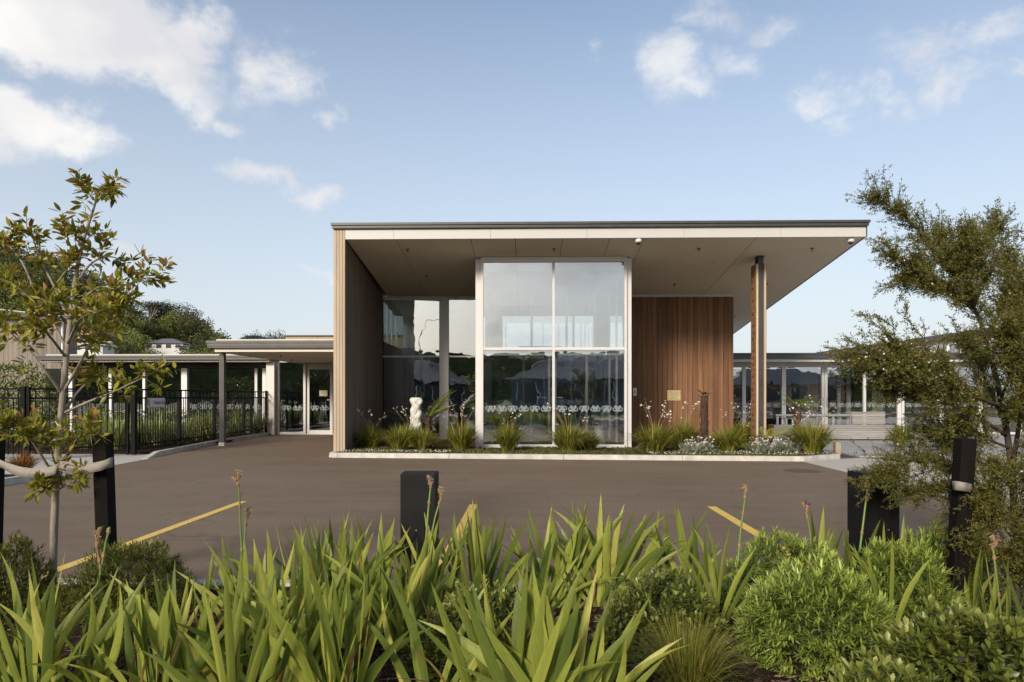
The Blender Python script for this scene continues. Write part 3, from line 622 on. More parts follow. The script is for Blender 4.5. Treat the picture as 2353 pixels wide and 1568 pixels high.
for a, b in ((GX0 + .10, GM - .05), (GM + .05, GX1 - .1)):
    obj('roller_blind', MB().box(a, b, YG + .15, YG + .23, ZT - .16, ZT - .04), 'blind', bay, bevel=.02)
    obj('roller_blind', MB().box(a, b, YG + .15, YG + .23, ZA(1272, 622, YG), ZA(1272, 606, YG)), 'blind', bay, bevel=.02)
obj('lobby_floor', MB().box(GX0 + .03, GX1 - .03, YG + .145, YT + .05, .03, .115), 'carpet', bay)
# the inner door screen of the lobby
scr = part_empty('door_screen', PV)
YS = YT + .05; dz = ZA(1272, 812, YS); i0, i1 = XA(1122, YS), XA(1432, YS)
ex = [XA(p, YS) for p in (1132, 1205, 1266, 1272, 1345, 1405)]
for a in (1128, 1203, 1262, 1276, 1348, 1406): obj('mullion', MB().box(XA(a, YS) - .03, XA(a, YS) + .03, YS, YS + .06, .115, dz - .041), 'frame', scr)
for a in (1150, 1222, 1302, 1366): obj('mullion', MB().box(XA(a, YS) - .03, XA(a, YS) + .03, YS, YS + .06, dz + .041, SZ(YS + .06) - .01), 'frame', scr)
obj('transom', MB().box(GX0, GX1, YS + .002, YS + .058, dz - .04, dz + .04), 'white_frame', scr)
obj('door_operator', MB().box(XA(1192, YS), XA(1290, YS), YS - .12, YS - .004, dz + .045, dz + .2), 'plastic_white', scr, bevel=.01)
obj('head', MB().box(GX0, GX1, YS + .003, YS + .057, SZ(YS+.06) - .26, SZ(YS + .06) - .012), 'interior', scr)
obj('door_rail', MB().box(XA(1203, YS), XA(1345, YS), YS + .001, YS + .059, .118, .2), 'frame', scr)
obj('pane', MB().box(GX0 + .05, GX1 - .05, YS + .03, YS + .035, .2, dz - .042), 'glass', scr)
scroll_band('frosted_band', scr, XA(1180, YS), XA(1360, YS), YS + .027, 1.14, .15)
obj('door_label', MB().box(XA(1244, YS), XA(1257, YS), YS + .015, YS + .02, 1.26, 1.29), 'plastic_white', scr); obj('door_label', MB().box(XA(1281, YS), XA(1293, YS), YS + .015, YS + .02, 1.26, 1.29), 'plastic_white', scr)
# the recessed glazing on the left: an angled sheet, a column, a straight sheet
rec = part_empty('recess_glazing', PV)
YR = 19.62; cA = Vector((XF(YFE) - .1, YR - .02, 0)); cBx0, cBx1 = XA(1010, YR), XA(1031, YR); cB = Vector((cBx0, YR - .02, 0)); cC = GX0 - .12
zr = SZ(YR) - .01; ztr = ZA(1010, 819.5, YR)
obj('column', MB().box(cBx0, cBx1, YR - .06, YR + .2, .03, zr - .0), 'frame', rec, bevel=.006)
def seg(name, a, b, z0, z1, t_, mat, off=0):
    d = (b - a).normalized(); n_ = Vector((-d.y, d.x, 0)); a = a + n_ * off; b = b + n_ * off; q = [a, b, b + n_ * t_, a + n_ * t_]
    return obj(name, MB().hexa([v + UP * z0 for v in q], [v + UP * z1 for v in q]), mat, rec)
e0, e1 = cA, cB; zh = SZ(YFE) - .11
dq = (cB - cA); qb = [cA, cB, cB + Vector((-.05, .1, 0)), cA + Vector((-.05, .1, 0))]
obj('head', MB().hexa([v + UP * (SZ(v.y) - (.135 if v.x > -3 else .06)) for v in qb], [v + UP * (SZ(v.y) - .004) for v in qb]), 'frame', rec)
seg('sill', e0, e1, .08, .16, .08, 'frame'); seg('transom', e0, e1, ztr - .022, ztr + .022, .06, 'frame', .003)
qa = [v + Vector((-.012, .03, 0)) for v in (cA, cB)]; qa += [v + Vector((-.002, .006, 0)) for v in (qa[1], qa[0])]
obj('pane', MB().hexa([v + UP * .161 for v in qa], [v + UP * (ztr - .023) for v in qa]), 'glass_dark', rec)
obj('pane', MB().hexa([v + UP * (ztr + .023) for v in qa], [v + UP * (SZ(v.y) - (.14 if v.x > -3 else .065)) for v in qa]), 'glass_dark', rec)
mid = cA.lerp(cB, .5); 0 and obj('mullion', MB().box(mid.x - .012, mid.x + .012, mid.y + .045, mid.y + .09, .16, SZ(mid.y + .1) - .14), 'dark_metal', rec)
obj('head', MB().box(cBx1 + .002, cC, YR, YR + .07, zr - .09, zr), 'frame', rec); obj('transom', MB().box(cBx1 + .002, cC, YR + .003, YR + .06, ztr - .022, ztr + .022), 'frame', rec); obj('sill', MB().box(cBx1 + .002, cC, YR, YR + .07, .08, .16), 'frame', rec)
obj('pane', MB().box(cBx1 + .002, cC, YR + .03, YR + .036, .161, ztr - .023), 'glass_dark', rec); obj('pane', MB().box(cBx1 + .002, cC, YR + .03, YR + .036, ztr + .023, zr - .091), 'glass_dark', rec)
# the hall behind: floor, back wall with a row of clerestory lights
hall = part_empty('hall', PV)
obj('hall_floor', MB().box(XL1, CX0, YT + .12, YB, .02, .1), 'carpet', hall)
cz0, cz1 = ZA(1260, 800, YB), SZ(YB) - .04
obj('back_wall', MB().box(XL1, CX0 + .2, YB - .02, YB + .1, .02, cz0), 'interior_blue', hall)
bxs = [XA(p, YB) for p in (1153, 1222, 1302, 1318, 1366)]
obj('back_wall', MB().box(XL1, bxs[0], YB - .018, YB + .1, cz0 + .002, SZ(YB) + .1), 'interior', hall); obj('back_wall', MB().box(bxs[-1], CX0 + .2, YB - .018, YB + .1, cz0 + .002, SZ(YB) + .1), 'interior', hall)
for a in bxs: obj('mullion', MB().box(a - .03, a + .03, YB - .03, YB + .09, cz0 + .003, SZ(YB) + .05), 'white_frame', hall)
for a, b in zip(bxs, bxs[1:]): obj('pane', MB().box(a + .031, b - .031, YB + .03, YB + .036, cz0 + .003, SZ(YB)), 'glass', hall)
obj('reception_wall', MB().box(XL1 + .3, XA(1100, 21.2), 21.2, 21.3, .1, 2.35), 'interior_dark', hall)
obj('reception_counter', MB().box(XA(1032, 20.6), XA(1092, 20.6), 20.5, 21.0, .1, 1.05), 'interior', hall)
# lobby furniture
rt = thing('round_table', 'low round brown wooden table inside the glazed lobby', 'table', loc=(XA(1145, 17.6), 17.6, .115))
obj('table_top', MB().lathe([(.30, .60), (.32, .62), (.32, .64), (.30, .65)], (0, 0, 0), 28), 'brown_table', rt); obj('pedestal', MB().lathe([(.14, 0), (.14, .02), (.10, .1), (.09, .5), (.12, .6)], (0, 0, 0), 18), 'brown_table', rt)
ct = thing('console_table', 'slim dark console table by the inner lobby door', 'table', loc=(XA(1195, 18.4), 18.4, .115))
obj('table_top', MB().box(-.42, .32, -.16, .16, .88, .905), 'dark_metal', ct)
for q in ((-.39, -.13), (-.39, .13), (.29, -.13), (.29, .13)): obj('leg', MB().box(q[0]-.015, q[0]+.015, q[1]-.015, q[1]+.015, 0, .879), 'galv', ct)
hs = thing('sanitiser_bottle', 'small pink bottle with pump standing on the console table', 'bottle', loc=(XA(1197, 18.35), 18.35, 1.021))
obj('bottle_body', MB().lathe([(.035, 0), (.037, .01), (.037, .09), (.015, .11)], (0, 0, 0), 12), 'pink', hs); obj('pump', MB().lathe([(.012, .11), (.012, .15), (.03, .152), (.03, .165)], (0, 0, 0), 8), 'plastic_white', hs)
us = thing('umbrella_stand', 'white cylinder holding umbrellas beside the right lobby wall', 'umbrella stand', loc=(XA(1377, 17.3), 17.3, .115))
obj('bin', MB().lathe([(.11, 0), (.12, .01), (.13, .45), (.115, .45), (.11, .03)], (0, 0, 0), 20), 'plastic_white', us)
um = thing('folded_umbrella', 'folded grey umbrella sticking up out of the white stand', 'umbrella', loc=(XA(1382, 17.3), 17.28, .16))
mb = MB(); pr = [(.008, 0), (.02, .1), (.06, .45), (.11, .74), (.03, .80)]
for i in range(len(pr)):
    for k in range(16): a = 2*math.pi*k/16; rr = pr[i][0] * (1 if k % 2 else .45); mb.v.append((rr*math.cos(a) + pr[i][1]*.12, rr*math.sin(a), pr[i][1]))
for i in range(len(pr)-1):
    for k in range(16): mb.f.append((i*16+k, i*16+(k+1)%16, (i+1)*16+(k+1)%16, (i+1)*16+k))
obj('canopy', mb, 'galv', um); obj('handle', MB().tube([(.09,0,.8),(.11,0,.95),(.12,0,1.0),(.09,0,1.03)], .012, 8), 'plastic_black', um)
# soffit fittings
for k, (px, py) in enumerate(((937, 573), (1273, 572), (1606, 571), (1866, 571), (980, 634), (1550, 653), (1688, 726), (1762, 652))):
    p = soff(px, py); nm = ['near the timber fin', 'over the glazed bay', 'left of the carved column', 'near the right roof corner', 'over the left recess', 'above the cedar wall', 'beyond the cedar wall end', 'behind the carved column'][k]
    s_ = thing('sprinkler_head', 'small dark fire sprinkler under the soffit ' + nm, 'sprinkler', 'soffit sprinklers', p)
    obj('rosette', MB().lathe([(.045, -.004), (.045, .004), (.012, .006)][::1], (0, 0, -.004), 14), 'dark_metal', s_); obj('nozzle', MB().lathe([(.010, -.008), (.010, -.045), (.03, -.05), (.03, -.054)], (0, 0, 0), 10), 'dark_metal', s_)
for k, (px, py) in enumerate(((1517, 603), (1640, 604), (1725, 603), (1612, 622), (1473, 640), (1596, 640), (1706, 640), (962, 605))):
    p = soff(px, py); o = obj('downlight', MB().lathe([(.06, -.006), (.065, -.004), (.065, .0), (.045, .0)], (0, 0, -.001), 20), 'white_frame', loc=p)
    tag(o, 'small flush white downlight in the soffit ' + ['right of the bay, front row', 'front row, second from the bay', 'front row, next to the carved column', 'middle of the right soffit', 'back row beside the bay', 'back row above the cedar wall', 'back row near the column', 'over the left recess'][k], 'light', 'soffit downlights')
def dome_cam(px, py, lb):
    p = soff(px, py); c = thing('security_camera', lb, 'camera', 'dome security cameras', p)
    obj('housing', MB().lathe([(.065, -.002), (.07, -.02), (.07, -.07), (.05, -.085)], (0, 0, 0), 20), 'plastic_white', c, True); obj('dome', MB().lathe([(.05, -.086), (.046, -.11), (.03, -.13), (.008, -.138)], (0, 0, 0), 18), 'plastic_black', c, True)
dome_cam(1467, 549, 'white dome security camera with black lens at the fascia right of the bay'); dome_cam(1955, 548, 'white dome security camera at the right corner of the roof soffit')
# intercom and plaque on the cedar wall
p0, p1 = atY(1454.5, 892, YT), atY(1462.5, 910, YT)
ic = thing('intercom_panel', 'white intercom panel on the cedar wall beside the glazed bay', 'intercom', loc=(p0.x, YT - .004, p1.z))
w_ = .1; h_ = p0.z - p1.z; obj('plate', MB().box(0, w_, -.028, 0, 0, h_), 'plastic_white', ic, bevel=.006)
obj('camera_eye', MB().lathe([(.02, 0), (.02, .006)], (0, 0, 0), 16), 'plastic_black', ic, loc=(.05, -.028, h_*.62)).rotation_euler = (R(90), 0, 0)
obj('speaker_slot', MB().box(.02, .08, -.031, -.0285, h_*.3, h_*.42), 'plastic_black', ic); obj('call_button', MB().box(.035, .065, -.033, -.0285, h_*.1, h_*.2), 'steel', ic)
p0, p1 = atY(1533, 897, YT), atY(1564, 921, YT)
pl = thing('brass_plaque', 'brass opening plaque with engraved lines on the cedar wall', 'plaque', loc=((p0.x + p1.x) / 2, YT - .004, (p0.z + p1.z) / 2))
W2, H2 = (p1.x - p0.x) / 2, (p0.z - p1.z) / 2
obj('backing', MB().box(-W2, W2, -.014, 0, -H2, H2), 'brass_edge', pl, bevel=.004); obj('face', MB().box(-W2*.9, W2*.9, -.017, -.0145, -H2*.88, H2*.88), 'brass', pl)
for q in ((-1, -1), (1, -1), (-1, 1), (1, 1)): obj('screw', MB().lathe([(.006, 0), (.005, .003)], (0, 0, 0), 8), 'steel', pl, loc=(q[0]*W2*.84, -.017, q[1]*H2*.8)).rotation_euler = (R(90), 0, 0)
for k, (tx, zz) in enumerate((('This dedicated facility for the', .72), ('Nelson Tasman Region Hospice Trust', .56), ('was officially opened by', .40), ('Rt Hon Jacinda Ardern', .18), ('Prime Minister of New Zealand', .02), ('2nd May 2019', -.2), ('Designed and built by', -.40), ('Arthouse Architects', -.56), ('& Gibbons Construction Ltd', -.72))):
    text(pl, tx, H2 * .17, (0, -.0175, zz * H2), (R(90), 0, 0), 'ink_brown')
# the carved column
YC = 16.25; cx0, cx1 = XA(1741.5, YC), XA(1752.5, YC)
cc_ = thing('carved_column', 'tall dark steel column clad with carved timber panels under the roof', 'column')
zc = SZ(YC + .2)
obj('steel_section', MB().box(cx0, cx1 + .02, YC, YC + .012, .05, zc - .002).box((cx0+cx1)/2 - .006, (cx0+cx1)/2 + .006, YC + .0125, YC + .19, .05, zc - .002).box(cx0, cx1 + .02, YC + .1905, YC + .20, .05, zc - .004), 'dark_metal', cc_)
obj('head_plate', MB().box(cx0 - .03, cx1 + .05, YC - .03, YC + .23, zc - .0, zc + .012), 'dark_metal', cc_)
for s_, xa, xb in ((-1, cx0 - .066, cx0 - .004), (1, cx1 + .024, cx1 + .072)):
    zt2 = zc - (.17 if s_ < 0 else .17)
    pnl = obj('carved_panel', MB().box(xa + (.0 if s_ > 0 else .014), xb - (.014 if s_ > 0 else 0), YC - .05, YC + .30, .06, zt2), 'pale_edge', cc_, bevel=.003)
    fxx = xa if s_ < 0 else xb
    obj('carved_face', MB().box(min(fxx, fxx + .013*-s_), max(fxx, fxx + .013*-s_), YC - .046, YC + .296, .065, zt2 - .01), 'carved', pnl)
    mb = MB(); k = 0; z = .2
    while z < zt2 - .12:
        koru(mb, (fxx + s_*.001, YC + .125 + (.05 if k % 2 else -.05), z), Vector((0, 1, 0)), Vector((0, 0, 1)), (s_, 0, 0), .11, 1 if k % 2 else -1, .03, 1.2, 1 if (k // 2) % 2 else -1); z += .15; k += 1
    for v in range(len(mb.v)):
        x_, y_, z_ = mb.v[v]; mb.v[v] = (fxx + s_ * (.001 + abs(x_ - fxx - s_*.001) * 6), y_, z_)
    obj('relief_scroll', mb, 'carved', pnl)
setbase(cc_)

# ================================================================ ENTRY CANOPY AND LEFT WING
YC0, YD = 17.4, 23.25
CN = thing('entry_canopy', 'low flat entry canopy with grey gutter between fence and timber fin', 'canopy')
xl = XA(477, YC0); xr = XL0 - .01; zg0, zg1 = ZA(600, 800, YC0), ZA(600, 783, YC0); zso = ZA(600, 808.5, YC0)
obj('roof_sheet', MB().box(xl + .18, xr, YC0 + .09, YD + .3, zg1 - .03, ZA(600, 779, YC0)), 'roof_light', CN)
obj('gutter', MB().box(xl, xr, YC0 - .1, YC0 + .03, zg1 - .07, zg1 - .005).box(xl + .02, xr, YC0 - .085, YC0 + .03, zg0 + .045, zg1 - .073).box(xl + .03, xr, YC0 - .07, YC0 + .03, zg0, zg0 + .042), 'gutter', CN, bevel=.004)
obj('gutter', MB().box(xl, xl + .13, YC0 + .031, YD, zg1 - .07, zg1 - .005).box(xl + .02, xl + .13, YC0 + .031, YD, zg0, zg1 - .073), 'gutter', CN, bevel=.004)
obj('fascia', MB().box(xl + .17, xr, YC0 + .032, YC0 + .06, zso, zg0 + .02), 'cream', CN); obj('fascia', MB().box(xl + .17, xl + .2, YC0 + .061, YD, zso, zg0 + .02), 'cream', CN)
nx = 4
for i in range(nx):
    for j in range(5):
        a, b = xl + .21 + (xr - xl - .21) / nx * i, xl + .21 + (xr - xl - .21) / nx * (i + 1); c, d = YC0 + .062 + (YD - YC0 - .06) / 5 * j, YC0 + .062 + (YD - YC0 - .06) / 5 * (j + 1)
        obj('soffit_panel', MB().box(a + .002, b - .002, c + .002, d - .002, zso + .004, zso + .016), 'soffit', CN)
obj('roof_backing', MB().box(xl + .21, xr, YC0 + .062, YD, zso + .02, zg1 - .04), 'dark_metal', CN)
px0, px1 = XA(505, 17.9), XA(516.5, 17.9)
pst = obj('post', MB().box(px0, px1, 17.85, 17.98, .06, zso + .003), 'dark_metal', CN, bevel=.004); obj('post_foot', MB().box(px0 - .008, px1 + .008, 17.84, 17.99, -.01, .085), 'galv', pst, bevel=.004)
obj('corner_column', MB().box(XA(617, YD), XA(635.5, YD), YD - .22, YD + .04, .0, zso + .003), 'cream', CN, bevel=.004)
for k, (pxl, py) in enumerate(((660, 818), (628, 817))):
    p = atY(pxl, 808, 19.5); s_ = thing('sprinkler_head', 'small dark fire sprinkler under the entry canopy ' + ('near the doors' if k == 0 else 'near the corner column'), 'sprinkler', 'canopy sprinklers', (p.x, 19 + 2*k, zso + .003))
    obj('nozzle', MB().lathe([(.03, 0), (.01, -.01), (.01, -.05), (.025, -.055)], (0, 0, 0), 10), 'dark_metal', s_)
ED = thing('entry_doors', 'glazed entry doors under the low canopy beside the timber fin', 'door')
d0, d1, d2, d3 = XA(637, YD), XA(699, YD), XA(703.5, YD), XL0 + .3
zd = ZA(700, 833, YD)
obj('jamb', MB().box(d0, d0 + .07, YD, YD + .12, 0.005, zso), 'frame', ED); obj('head', MB().box(d0 + .071, d3, YD, YD + .12, zd - .0, zd + .09), 'frame', ED); obj('over_panel', MB().box(d0 + .071, d3, YD + .05, YD + .1, zd + .091, zso), 'glass_dark', ED)
obj('threshold', MB().box(d0 + .071, d3, YD, YD + .13, .004, .03), 'frame', ED); obj('mullion', MB().box(d1 - .03, d1 + .05, YD - .01, YD + .12, .031, zd - .001), 'frame', ED)
fl = part_empty('fixed_leaf', ED)
obj('bottom_rail', MB().box(d0 + .071, d1 - .031, YD + .01, YD + .1, .031, .09), 'frame', fl); obj('pane', MB().box(d0 + .071, d1 - .031, YD + .05, YD + .056, .091, zd - .002), 'glass_dark', fl); scroll_band('frosted_band', fl, d0 + .1, d1 - .05, YD + .046, ZA(670, 938, YD), .2)
sl_ = part_empty('sliding_leaf', ED)
for a, b in ((d2, d2 + .09), (XA(757, YD), XA(763, YD))): obj('stile', MB().box(a, b, YD + .06, YD + .115, .031, zd - .002), 'frame', sl_)
obj('bottom_rail', MB().box(d2 + .091, XA(757, YD) - .001, YD + .061, YD + .114, .031, .15), 'frame', sl_); obj('top_rail', MB().box(d2 + .091, XA(757, YD) - .001, YD + .061, YD + .114, zd - .24, zd - .003), 'frame', sl_)
obj('pane', MB().box(d2 + .091, XA(757, YD) - .001, YD + .08, YD + .086, .151, zd - .241), 'glass_dark', sl_); scroll_band('frosted_band', sl_, d2 + .11, XA(757, YD) - .03, YD + .076, ZA(670, 938, YD), .2)
a, b = atY(732.5, 897.5, YD), atY(751, 910.5, YD)
no = thing('door_notice', 'cream access notice with three text lines on the sliding entry door', 'notice', loc=((a.x + b.x) / 2, YD + .075, (a.z + b.z) / 2))
obj('sheet', MB().box(-(b.x-a.x)/2, (b.x-a.x)/2, -.004, 0, -(a.z-b.z)/2, (a.z-b.z)/2), 'notice', no)
for tx, zz in (('Restricted Access', .05), ('For all enquiries', .0), ('Phone (03) 546 3950', -.06)): text(no, tx, .036, (0, -.0045, zz), (R(90), 0, 0), 'ink')
o = obj('door_sticker', MB().box(XA(750, YD), XA(756, YD), YD + .07, YD + .076, 1.17, 1.22), 'pink'); tag(o, 'small red and white sticker on the sliding entry door', 'sticker')
# interior glimpsed through the entry: a bright inner court window and dark lining
LW = thing('left_wing', 'low glazed wing with long grey gutter behind the fence', 'building')
YW = 23.6; YGU = 22.75; gl0, gl1 = XA(88, YGU), XA(618, YGU)
z0, z1 = ZA(300, 831, YGU), ZA(300, 817.5, YGU)
obj('roof_sheet', MB().box(gl0 + .2, gl1 - .02, YGU + .08, 30, z1 - .03, ZA(300, 814, YGU)), 'roof_light', LW)
obj('gutter', MB().box(gl0, gl1, YGU - .1, YGU + .03, z1 - .06, z1).box(gl0 + .01, gl1, YGU - .08, YGU + .03, z0 + .05, z1 - .063), 'gutter', LW, bevel=.004)
obj('fascia', MB().box(gl0 + .05, gl1, YGU + .032, YGU + .06, z0 - .01, z0 + .05), 'cream', LW)
obj('soffit', MB().box(gl0 + .05, gl1, YGU + .062, YW + .2, z0 + .0, z0 + .02), 'soffit', LW)
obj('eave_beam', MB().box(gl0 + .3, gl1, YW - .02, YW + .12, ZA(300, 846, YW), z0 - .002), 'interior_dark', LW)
wz1 = ZA(300, 847, YW)
obj('plinth', MB().box(gl0 + .3, gl1, YW, YW + .1, 0, .12), 'concrete', LW); obj('floor', MB().box(gl0 + .3, gl1, YW + .1, 28, 0, .12), 'carpet', LW)
obj('back_wall', MB().box(gl0 + .3, XL0 + .4, 27.9, 28.05, 0, z0), 'interior', LW); obj('side_wall', MB().box(gl0 + .2, gl0 + .32, YW, 28, 0, z0), 'grey_board', LW)
obj('partition', MB().box(XA(620, YW) - .1, XA(620, YW), YW + .12, 26, .12, z0), 'interior', LW); obj('ceiling', MB().box(gl0 + .3, XL0 + .4, YW + .21, 28, z0 + .001, z0 + .02), 'interior', LW)
for c0, c1 in ((418, 431), (604, 612), (330, 335), (252, 258), (160, 168)): obj('column', MB().box(XA(c0, YW), XA(c1, YW), YW - .05, YW + .09, .121, wz1 - .0), 'white_frame', LW)
mx_ = [XA(p, YW) for p in (100, 160, 252, 330, 424, 515, 588, 616)]
for a, b in zip(mx_, mx_[1:]):
    obj('pane', MB().box(a + .05, b - .05, YW + .03, YW + .036, .121, wz1 - .003), 'glass_dark', LW); obj('frame', MB().box(b - .045, b + .045, YW, YW + .06, .122, wz1 - .004), 'frame', LW)
scroll_band('frosted_band', LW, XA(435, YW), XA(600, YW), YW + .026, .95, .2)
# timber upstand of a roof beyond, above the canopy
UB = thing('roof_upstand', 'pale boarded roof upstand with dark cap above the entry canopy', 'roof upstand')
yu = 27.; obj('boarding', MB().box(XA(656, yu), XL0 + .2, yu, yu + .2, 2.7, ZA(700, 773.5, yu)), 'pale_board', UB); obj('cap', MB().box(XA(653, yu), XL0 + .2, yu - .06, yu + .26, ZA(700, 773.5, yu), ZA(700, 770.5, yu)), 'dark_metal', UB)
# tall timber block far left
TB = thing('timber_block', 'tall weathered timber block with pale sloping roof behind the young tree', 'building')
yb = 26.; bx1 = XA(141, yb); bz = ZA(100, 728, yb)
for i in range(26):
    a = bx1 - .19 * (i + 1); zt_ = bz + .02 * i - .18
    obj('board', MB().box(a + .004, a + .186, yb, yb + .03, 0, zt_), 'grey_board', TB)
obj('core', MB().box(bx1 - 4.95, bx1 - .005, yb + .032, yb + .9, 0, bz - .2), 'interior_dark', TB)
obj('corner_trim', MB().box(bx1 + .001, bx1 + .05, yb - .01, yb + .05, 0, bz - .2), 'white_frame', TB); obj('side_wall', MB().box(bx1 - .004, bx1 + .02, yb + .06, yb + .9, 0, bz - .2), 'grey_board', TB)
obj('roof', MB().hexa([(bx1+.1, yb-.5, bz-.16), (bx1+.1, yb+1.2, bz-.1), (bx1-5, yb+1.2, bz+.45), (bx1-5, yb-.5, bz+.38)], [(bx1+.1, yb-.5, bz), (bx1+.1, yb+1.2, bz+.1), (bx1-5, yb+1.2, bz+.64), (bx1-5, yb-.5, bz+.54)]), 'roof_light', TB)
obj('barge', MB().hexa([(bx1+.12, yb-.53, bz-.2), (bx1+.12, yb-.505, bz-.2), (bx1-5, yb-.505, bz+.34), (bx1-5, yb-.53, bz+.34)], [(bx1+.12, yb-.53, bz-.02), (bx1+.12, yb-.505, bz-.02), (bx1-5, yb-.505, bz+.52), (bx1-5, yb-.53, bz+.52)]), 'dark_metal', TB)

# ================================================================ RIGHT WING
RW = thing('right_wing', 'low glazed wing with dark gutter right of the pavilion', 'building')
YW2 = 23.5; YG2 = 22.75; g0, g1 = XW - 1.5, XA(2560, YG2)
z0, z1 = ZA(1850, 824.5, YG2), ZA(1850, 811.5, YG2); zf = ZA(1850, 831.5, YG2)
obj('gutter', MB().box(g0, g1, YG2 - .1, YG2 + .03, z1 - .065, z1).box(g0, g1, YG2 - .08, YG2 + .03, z0 + .0, z1 - .068), 'gutter_blue', RW, bevel=.004)
obj('fascia', MB().box(g0, g1, YG2 + .01, YG2 + .05, zf, z0 - .002), 'frame', RW)
obj('soffit', MB().box(g0, g1, YG2 + .051, YW2 + .1, zf + .02, zf + .035), 'soffit', RW); obj('roof_sheet', MB().box(g0, g1, YG2 + .04, 30, z1 - .05, z1 - .02), 'roof_light', RW)
hz = ZA(1850, 844, YW2)
obj('head', MB().box(g0, g1, YW2, YW2 + .1, hz, zf + .019), 'frame', RW); obj('sill', MB().box(g0, g1, YW2, YW2 + .1, .02, .1), 'frame', RW)
bars = [(1705.5, 1714), (1796.5, 1806), (1888, 1894.3), (1894.9, 1901.5), (1983.7, 1990), (2062, 2071), (2072, 2078), (2160, 2168), (2250, 2258), (2340, 2348), (2430, 2438)]
for a, b in bars: obj('stile', MB().box(XA(a, YW2) + .002, XA(b, YW2) - .002, YW2 - .01, YW2 + .08, .101, hz - .001), 'frame', RW)
prev = g0
for a, b in bars + [(2550, 2560)]:
    x0, x1 = prev, XA(a, YW2)
    if x1 - x0 > .1:
        obj('pane', MB().box(x0 + .005, x1 - .003, YW2 + .03, YW2 + .036, .101, hz - .002), 'glass', RW)
        if x0 > XW - .5: scroll_band('frosted_band', RW, x0 + .03, x1 - .03, YW2 + .026, ZA(1850, 931, YW2), .17)
        elif x1 > XW: scroll_band('frosted_band', RW, XW + .05, x1 - .03, YW2 + .026, ZA(1850, 931, YW2), .17)
    prev = XA(b, YW2)
for xx in (1890.5, 1898.5):
    X = XA(xx, YW2); obj('door_handle', MB().tube([(X, YW2 - .012, .98), (X, YW2 - .06, .98), (X, YW2 - .06, 1.27), (X, YW2 - .012, 1.27)], .011, 8), 'steel', RW)
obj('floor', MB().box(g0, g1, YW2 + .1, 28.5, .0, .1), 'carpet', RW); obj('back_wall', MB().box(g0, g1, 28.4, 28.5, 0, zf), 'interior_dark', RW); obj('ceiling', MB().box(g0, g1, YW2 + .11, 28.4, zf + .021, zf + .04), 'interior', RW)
for k, (a, b) in enumerate(((1838, 1880), (1925, 1932), (1946, 1955), (2005, 2030), (1742, 1750))): obj('curtain' if k in (0, 3) else 'inner_post', MB().box(XA(a, 25.), XA(b, 25.), 25., 25.06, .1, zf), 'curtain' if k in (0, 3) else 'cream', RW)
RB = thing('pitched_block', 'boarded block with rising dark roofline and clerestory row behind right wing', 'building')
yb = 27.5
def rl(px): return ZA(px, 810.5 + (749 - 810.5) * (px - 1895) / (2324 - 1895), yb)
n_ = 70; xs = [XA(1890 + (2560 - 1890) * i / n_, yb) for i in range(n_ + 1)]
for i in range(n_):
    p_ = 1890 + (2560 - 1890) * (i + .5) / n_; zt_ = rl(p_) - .12; zb = ZA(p_, 809 if p_ < 2094 else 796 - (p_ - 2110) * .105, yb)
    if zt_ > zb + .02: obj('board', MB().box(xs[i] + .004, xs[i+1] - .004, yb, yb + .03, zb, zt_), 'pale_board', RB)
a, b = 1880, 2560
obj('roof', MB().hexa([(XA(a,yb), yb-.5, rl(a)-.12), (XA(b,yb), yb-.5, rl(b)-.12), (XA(b,yb), yb+5, rl(b)-.12), (XA(a,yb), yb+5, rl(a)-.12)], [(XA(a,yb), yb-.5, rl(a)+.05), (XA(b,yb), yb-.5, rl(b)+.05), (XA(b,yb), yb+5, rl(b)+.05), (XA(a,yb), yb+5, rl(a)+.05)]), 'dark_metal', RB)
obj('wall_core', MB().box(XA(2108, yb), XA(2560, yb), yb + .5, yb + .6, 2.5, ZA(2110, 780, yb)), 'interior_dark', RB)
for p_ in (2094, 2122, 2149, 2178, 2208, 2240, 2272, 2305, 2340):
    obj('clerestory_mullion', MB().box(XA(p_, yb) - .045, XA(p_, yb) + .045, yb - .02, yb + .05, 2.6, ZA(p_, 797 - (p_ - 2110) * .105, yb)), 'white_frame', RB)
for p_, q_ in zip((2094, 2122, 2149, 2178, 2208, 2240, 2272, 2305), (2122, 2149, 2178, 2208, 2240, 2272, 2305, 2340)):
    zz = ZA((p_ + q_) / 2, 799 - ((p_ + q_) / 2 - 2110) * .105, yb); obj('clerestory_pane', MB().box(XA(p_, yb) + .046, XA(q_, yb) - .046, yb + .01, yb + .016, 2.65, zz), 'glass_dark', RB); obj('clerestory_head', MB().box(XA(p_, yb) + .046, XA(q_, yb) - .046, yb - .015, yb + .04, zz + .001, zz + .06), 'white_frame', RB)
fl_ = atY(2115.5, 776, yb + 1); o = obj('flue_pipe', MB().lathe([(.06, -.5), (.06, .25), (.075, .26), (.075, .30), (.03, .33)], (fl_.x, yb + 1, fl_.z), 12), 'white_frame'); tag(o, 'short pale flue pipe on the dark roofline at right', 'pipe')

